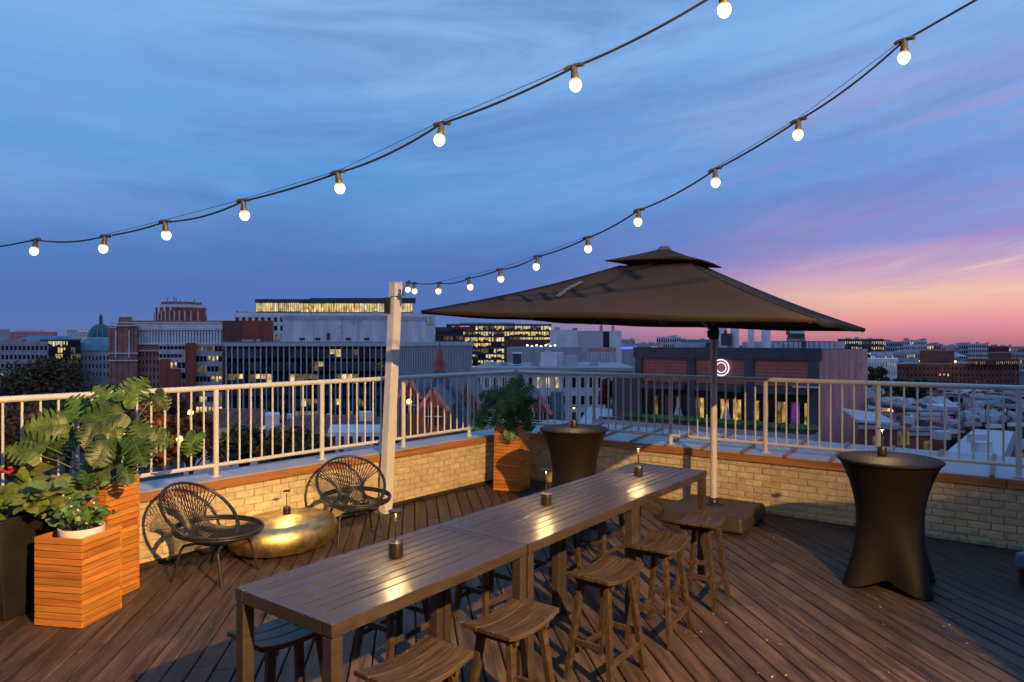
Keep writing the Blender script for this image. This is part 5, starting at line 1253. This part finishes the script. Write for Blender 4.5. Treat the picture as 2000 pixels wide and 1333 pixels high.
for k in range(9): a = p0+(p1-p0)*(k/8); c2 = p3+(p2-p3)*(k/8); MB().bar(a-b.location, c2-b.location, .12, .2).build('seam', m_steel, b, smooth=None)
MB().prism([(p0.x, p0.y+.3), (p1.x, p1.y+.3), (p2.x, p2.y), (p3.x, p3.y)], ST, min(p.z for p in (p0, p1, p2, p3))-.4).build('wall', m_brickd, b, smooth=None, world=True)
# -- trees
m_tr = [mat('leaf_olive', (0.085, 0.07, 0.02), .7, var=.5, scale=.7, world=True, rnd=.2), mat('leaf_green', (0.06, 0.085, 0.024), .7, var=.5, scale=.7, world=True), mat('leaf_rust', (0.19, 0.085, 0.022), .7, var=.6, scale=.6, world=True), mat('leaf_red', (0.24, 0.035, 0.026), .7, var=.5, scale=.7, world=True)]
m_bark = mat('bark', (.05, .035, .025), .9)
def tree(label, px, yt, wpx, hpx, d, mi, n, leaf=.45, seed=0):
    rr = random.Random(seed+int(px)); t_ = bl('street_tree', label, px, d, 'tree')
    r_ = wpx/2/FPX*d; h_ = hpx/FPX*d; zt_ = zz(yt, d)-ST; cz_ = zt_-h_/2
    limbs = MB(); tr = MB(); tr.tube([(0, 0, 0), (.1, 0, cz_*.5), (0, .1, cz_)], [.45, .34, .22], 8)
    cl = []
    for k in range(max(14, int(n/110))):
        a = rr.uniform(0, 2*math.pi); e_ = rr.uniform(-.55, 1); q_ = rr.uniform(.45, .95)*math.sqrt(max(.05, 1-max(0, e_)**2*.8))
        cl.append((V((r_*q_*math.cos(a), r_*q_*math.sin(a), cz_+h_/2*.85*e_)), r_*rr.uniform(.18, .36)))
    for c3, cr in cl[:14]: tr.tube([(0, .05, cz_*.72), tuple(V((0, 0, cz_*.85))*.5+c3*.5), tuple(c3)], [.16, .1, .03], 5)
    tr.build('trunk', m_bark, t_, smooth=1.)
    cw = MB()
    for i in range(n):
        c3, cr = cl[rr.randrange(len(cl))]; g = V((rr.gauss(0, 1), rr.gauss(0, 1), rr.gauss(0, .8))); g = g.normalized()*cr*rr.uniform(.55, 1.12); p = c3+g
        u2 = V((rr.gauss(0, 1), rr.gauss(0, 1), rr.gauss(0, .6))).normalized(); w2 = u2.cross(V((rr.gauss(0, 1), rr.gauss(0, 1), rr.gauss(0, 1)))).normalized(); s_ = leaf*rr.uniform(.6, 1.3)
        cw.add([p-u2*s_, p+w2*s_*.5, p+u2*s_, p-w2*s_*.5], [(0, 1, 2, 3)])
    cw.build('crown', m_tr[mi], t_, smooth=None)
tree('big round olive tree at the left edge above the railing', 93, 708, 150, 95, 125, 0, 7000, .42)
tr_ = [('rust orange tree below the railing at the left edge', 20, 790, 190, 150, 80, 2, 5000), ('dark olive tree low behind the big monstera', 130, 775, 170, 140, 95, 0, 5000), ('orange autumn tree behind the tall planter, lit by street lamps', 262, 800, 150, 140, 84, 2, 5000),
 ('brown tree below the railing left of the first thick post', 372, 806, 110, 120, 90, 2, 3500), ('green street tree in front of the tiled roof, near the railing post', 478, 838, 80, 80, 84, 1, 4500), ('olive tree in front of the tiled building below the left railing', 560, 846, 110, 80, 80, 0, 4500),
 ('small green tree beside the white house below the railing', 622, 852, 52, 60, 78, 1, 2500), ('red leaved tree beside the steel roof near the corner', 1190, 742, 44, 60, 118, 3, 2500),
 ('green tree between the roofs behind the right railing', 1785, 744, 96, 60, 165, 1, 4500), ('dark tree beside the pink side wall', 1712, 716, 48, 60, 230, 0, 2500), ('orange lit tree by the houses at the right', 1735, 775, 50, 40, 150, 2, 1800),
 ('dark tree among the far right houses', 1960, 790, 40, 34, 150, 0, 1500), ('dark olive tree low at the left below the office', 30, 742, 60, 60, 190, 0, 2000), ('brown tree between the brown piers and the tiled roof', 330, 770, 80, 90, 170, 2, 2500), ('small dark tree left of the brown piers', 200, 752, 70, 60, 200, 0, 2500)]
for i, (lb, px, yt, wp, hp, d_, mi, n) in enumerate(tr_): tree(lb, px, yt, wp, hp, d_, mi, n, .42 if d_ < 110 else .5, i)
# -- street lamps, red tail lights
for i, (px, py, d_, lb) in enumerate([(239, 843, 66, 'glowing street lamp behind the monstera leaves'), (273, 801, 100, 'small glowing street lamp above the monstera'), (372, 806, 82, 'bright street lamp in front of the brown pier'), (351, 858, 70, 'glowing street lamp low between the balusters'), (799, 785, 84, 'amber lamp before the brick church'), (1866, 707, 236, 'lamp on the dark brick block at the right'), (1797, 706, 290, 'small white lamp left of the dark brick block, on the pale roof line'), (1740, 797, 120, 'amber lamp glowing among the roofs by the pink wall'), (1958, 797, 150, 'amber lamp by the rosy house near the right edge')]):
    t_ = thing('street_lamp', lb, 'street lamp', (Q(px, py, d_).x, d_, ST)); h_ = zz(py, d_)-ST
    MB().tube([(0, 0, 0), (0, 0, h_-.3)], .09, 8).build('pole', m_dkgrey, t_); MB().lathe([(0, h_-.3), (.28, h_-.25), (.34, h_), (.16, h_+.25), (0, h_+.3)], 10).build('globe', m_orange, t_)
    pl2 = bpy.data.lights.new('street_light', 'POINT'); pl2.energy = 1500 if i < 4 else 350; pl2.color = (1, .5, .13); pl2.shadow_soft_size = .3; link('street_light', pl2).location = t_.location+V((0, -.5, h_))
def car(label, px, py, d_, rz, col):
    r_ = thing('parked_car', label, 'car', (Q(px, py, d_).x, d_, ST+.1), rz)
    m_ = mat('car_paint', col, .25)
    sec = [(-2.2, .35), (2.2, .35), (2.25, .8), (1.2, .95), (.7, 1.42), (-1.1, 1.45), (-1.8, 1.0), (-2.25, .9)]
    b2 = MB(); b2.add([(x, y, z) for y in (-.85, .85) for x, z in sec], [tuple(range(8)), tuple(range(15, 7, -1))]+[(i, 8+i, 8+(i+1) % 8, (i+1) % 8) for i in range(8)]); b2.build('body', m_, r_, smooth=None, bevel=.08)
    for x in (-1.4, 1.4):
        for y in (-.8, .8): w2 = MB().lathe([(0, -.1), (.33, -.1), (.33, .1), (0, .1)], 14); w2.v = [(a+x, c2+y, b3+.33) for a, b3, c2 in w2.v]; w2.build('wheel', m_black, r_)
    for y in (-.6, .6): MB().box(-2.27, y, .75, .06, .35, .18).build('tail_light', m_redl, r_, smooth=None)
    return r_
car('red car with glowing lights down on the street past the railing', 442, 893, 108, math.radians(170), (.5, .01, .02))
car('dark car on the street beside the red car', 486, 895, 112, math.radians(-8), (.03, .035, .04))
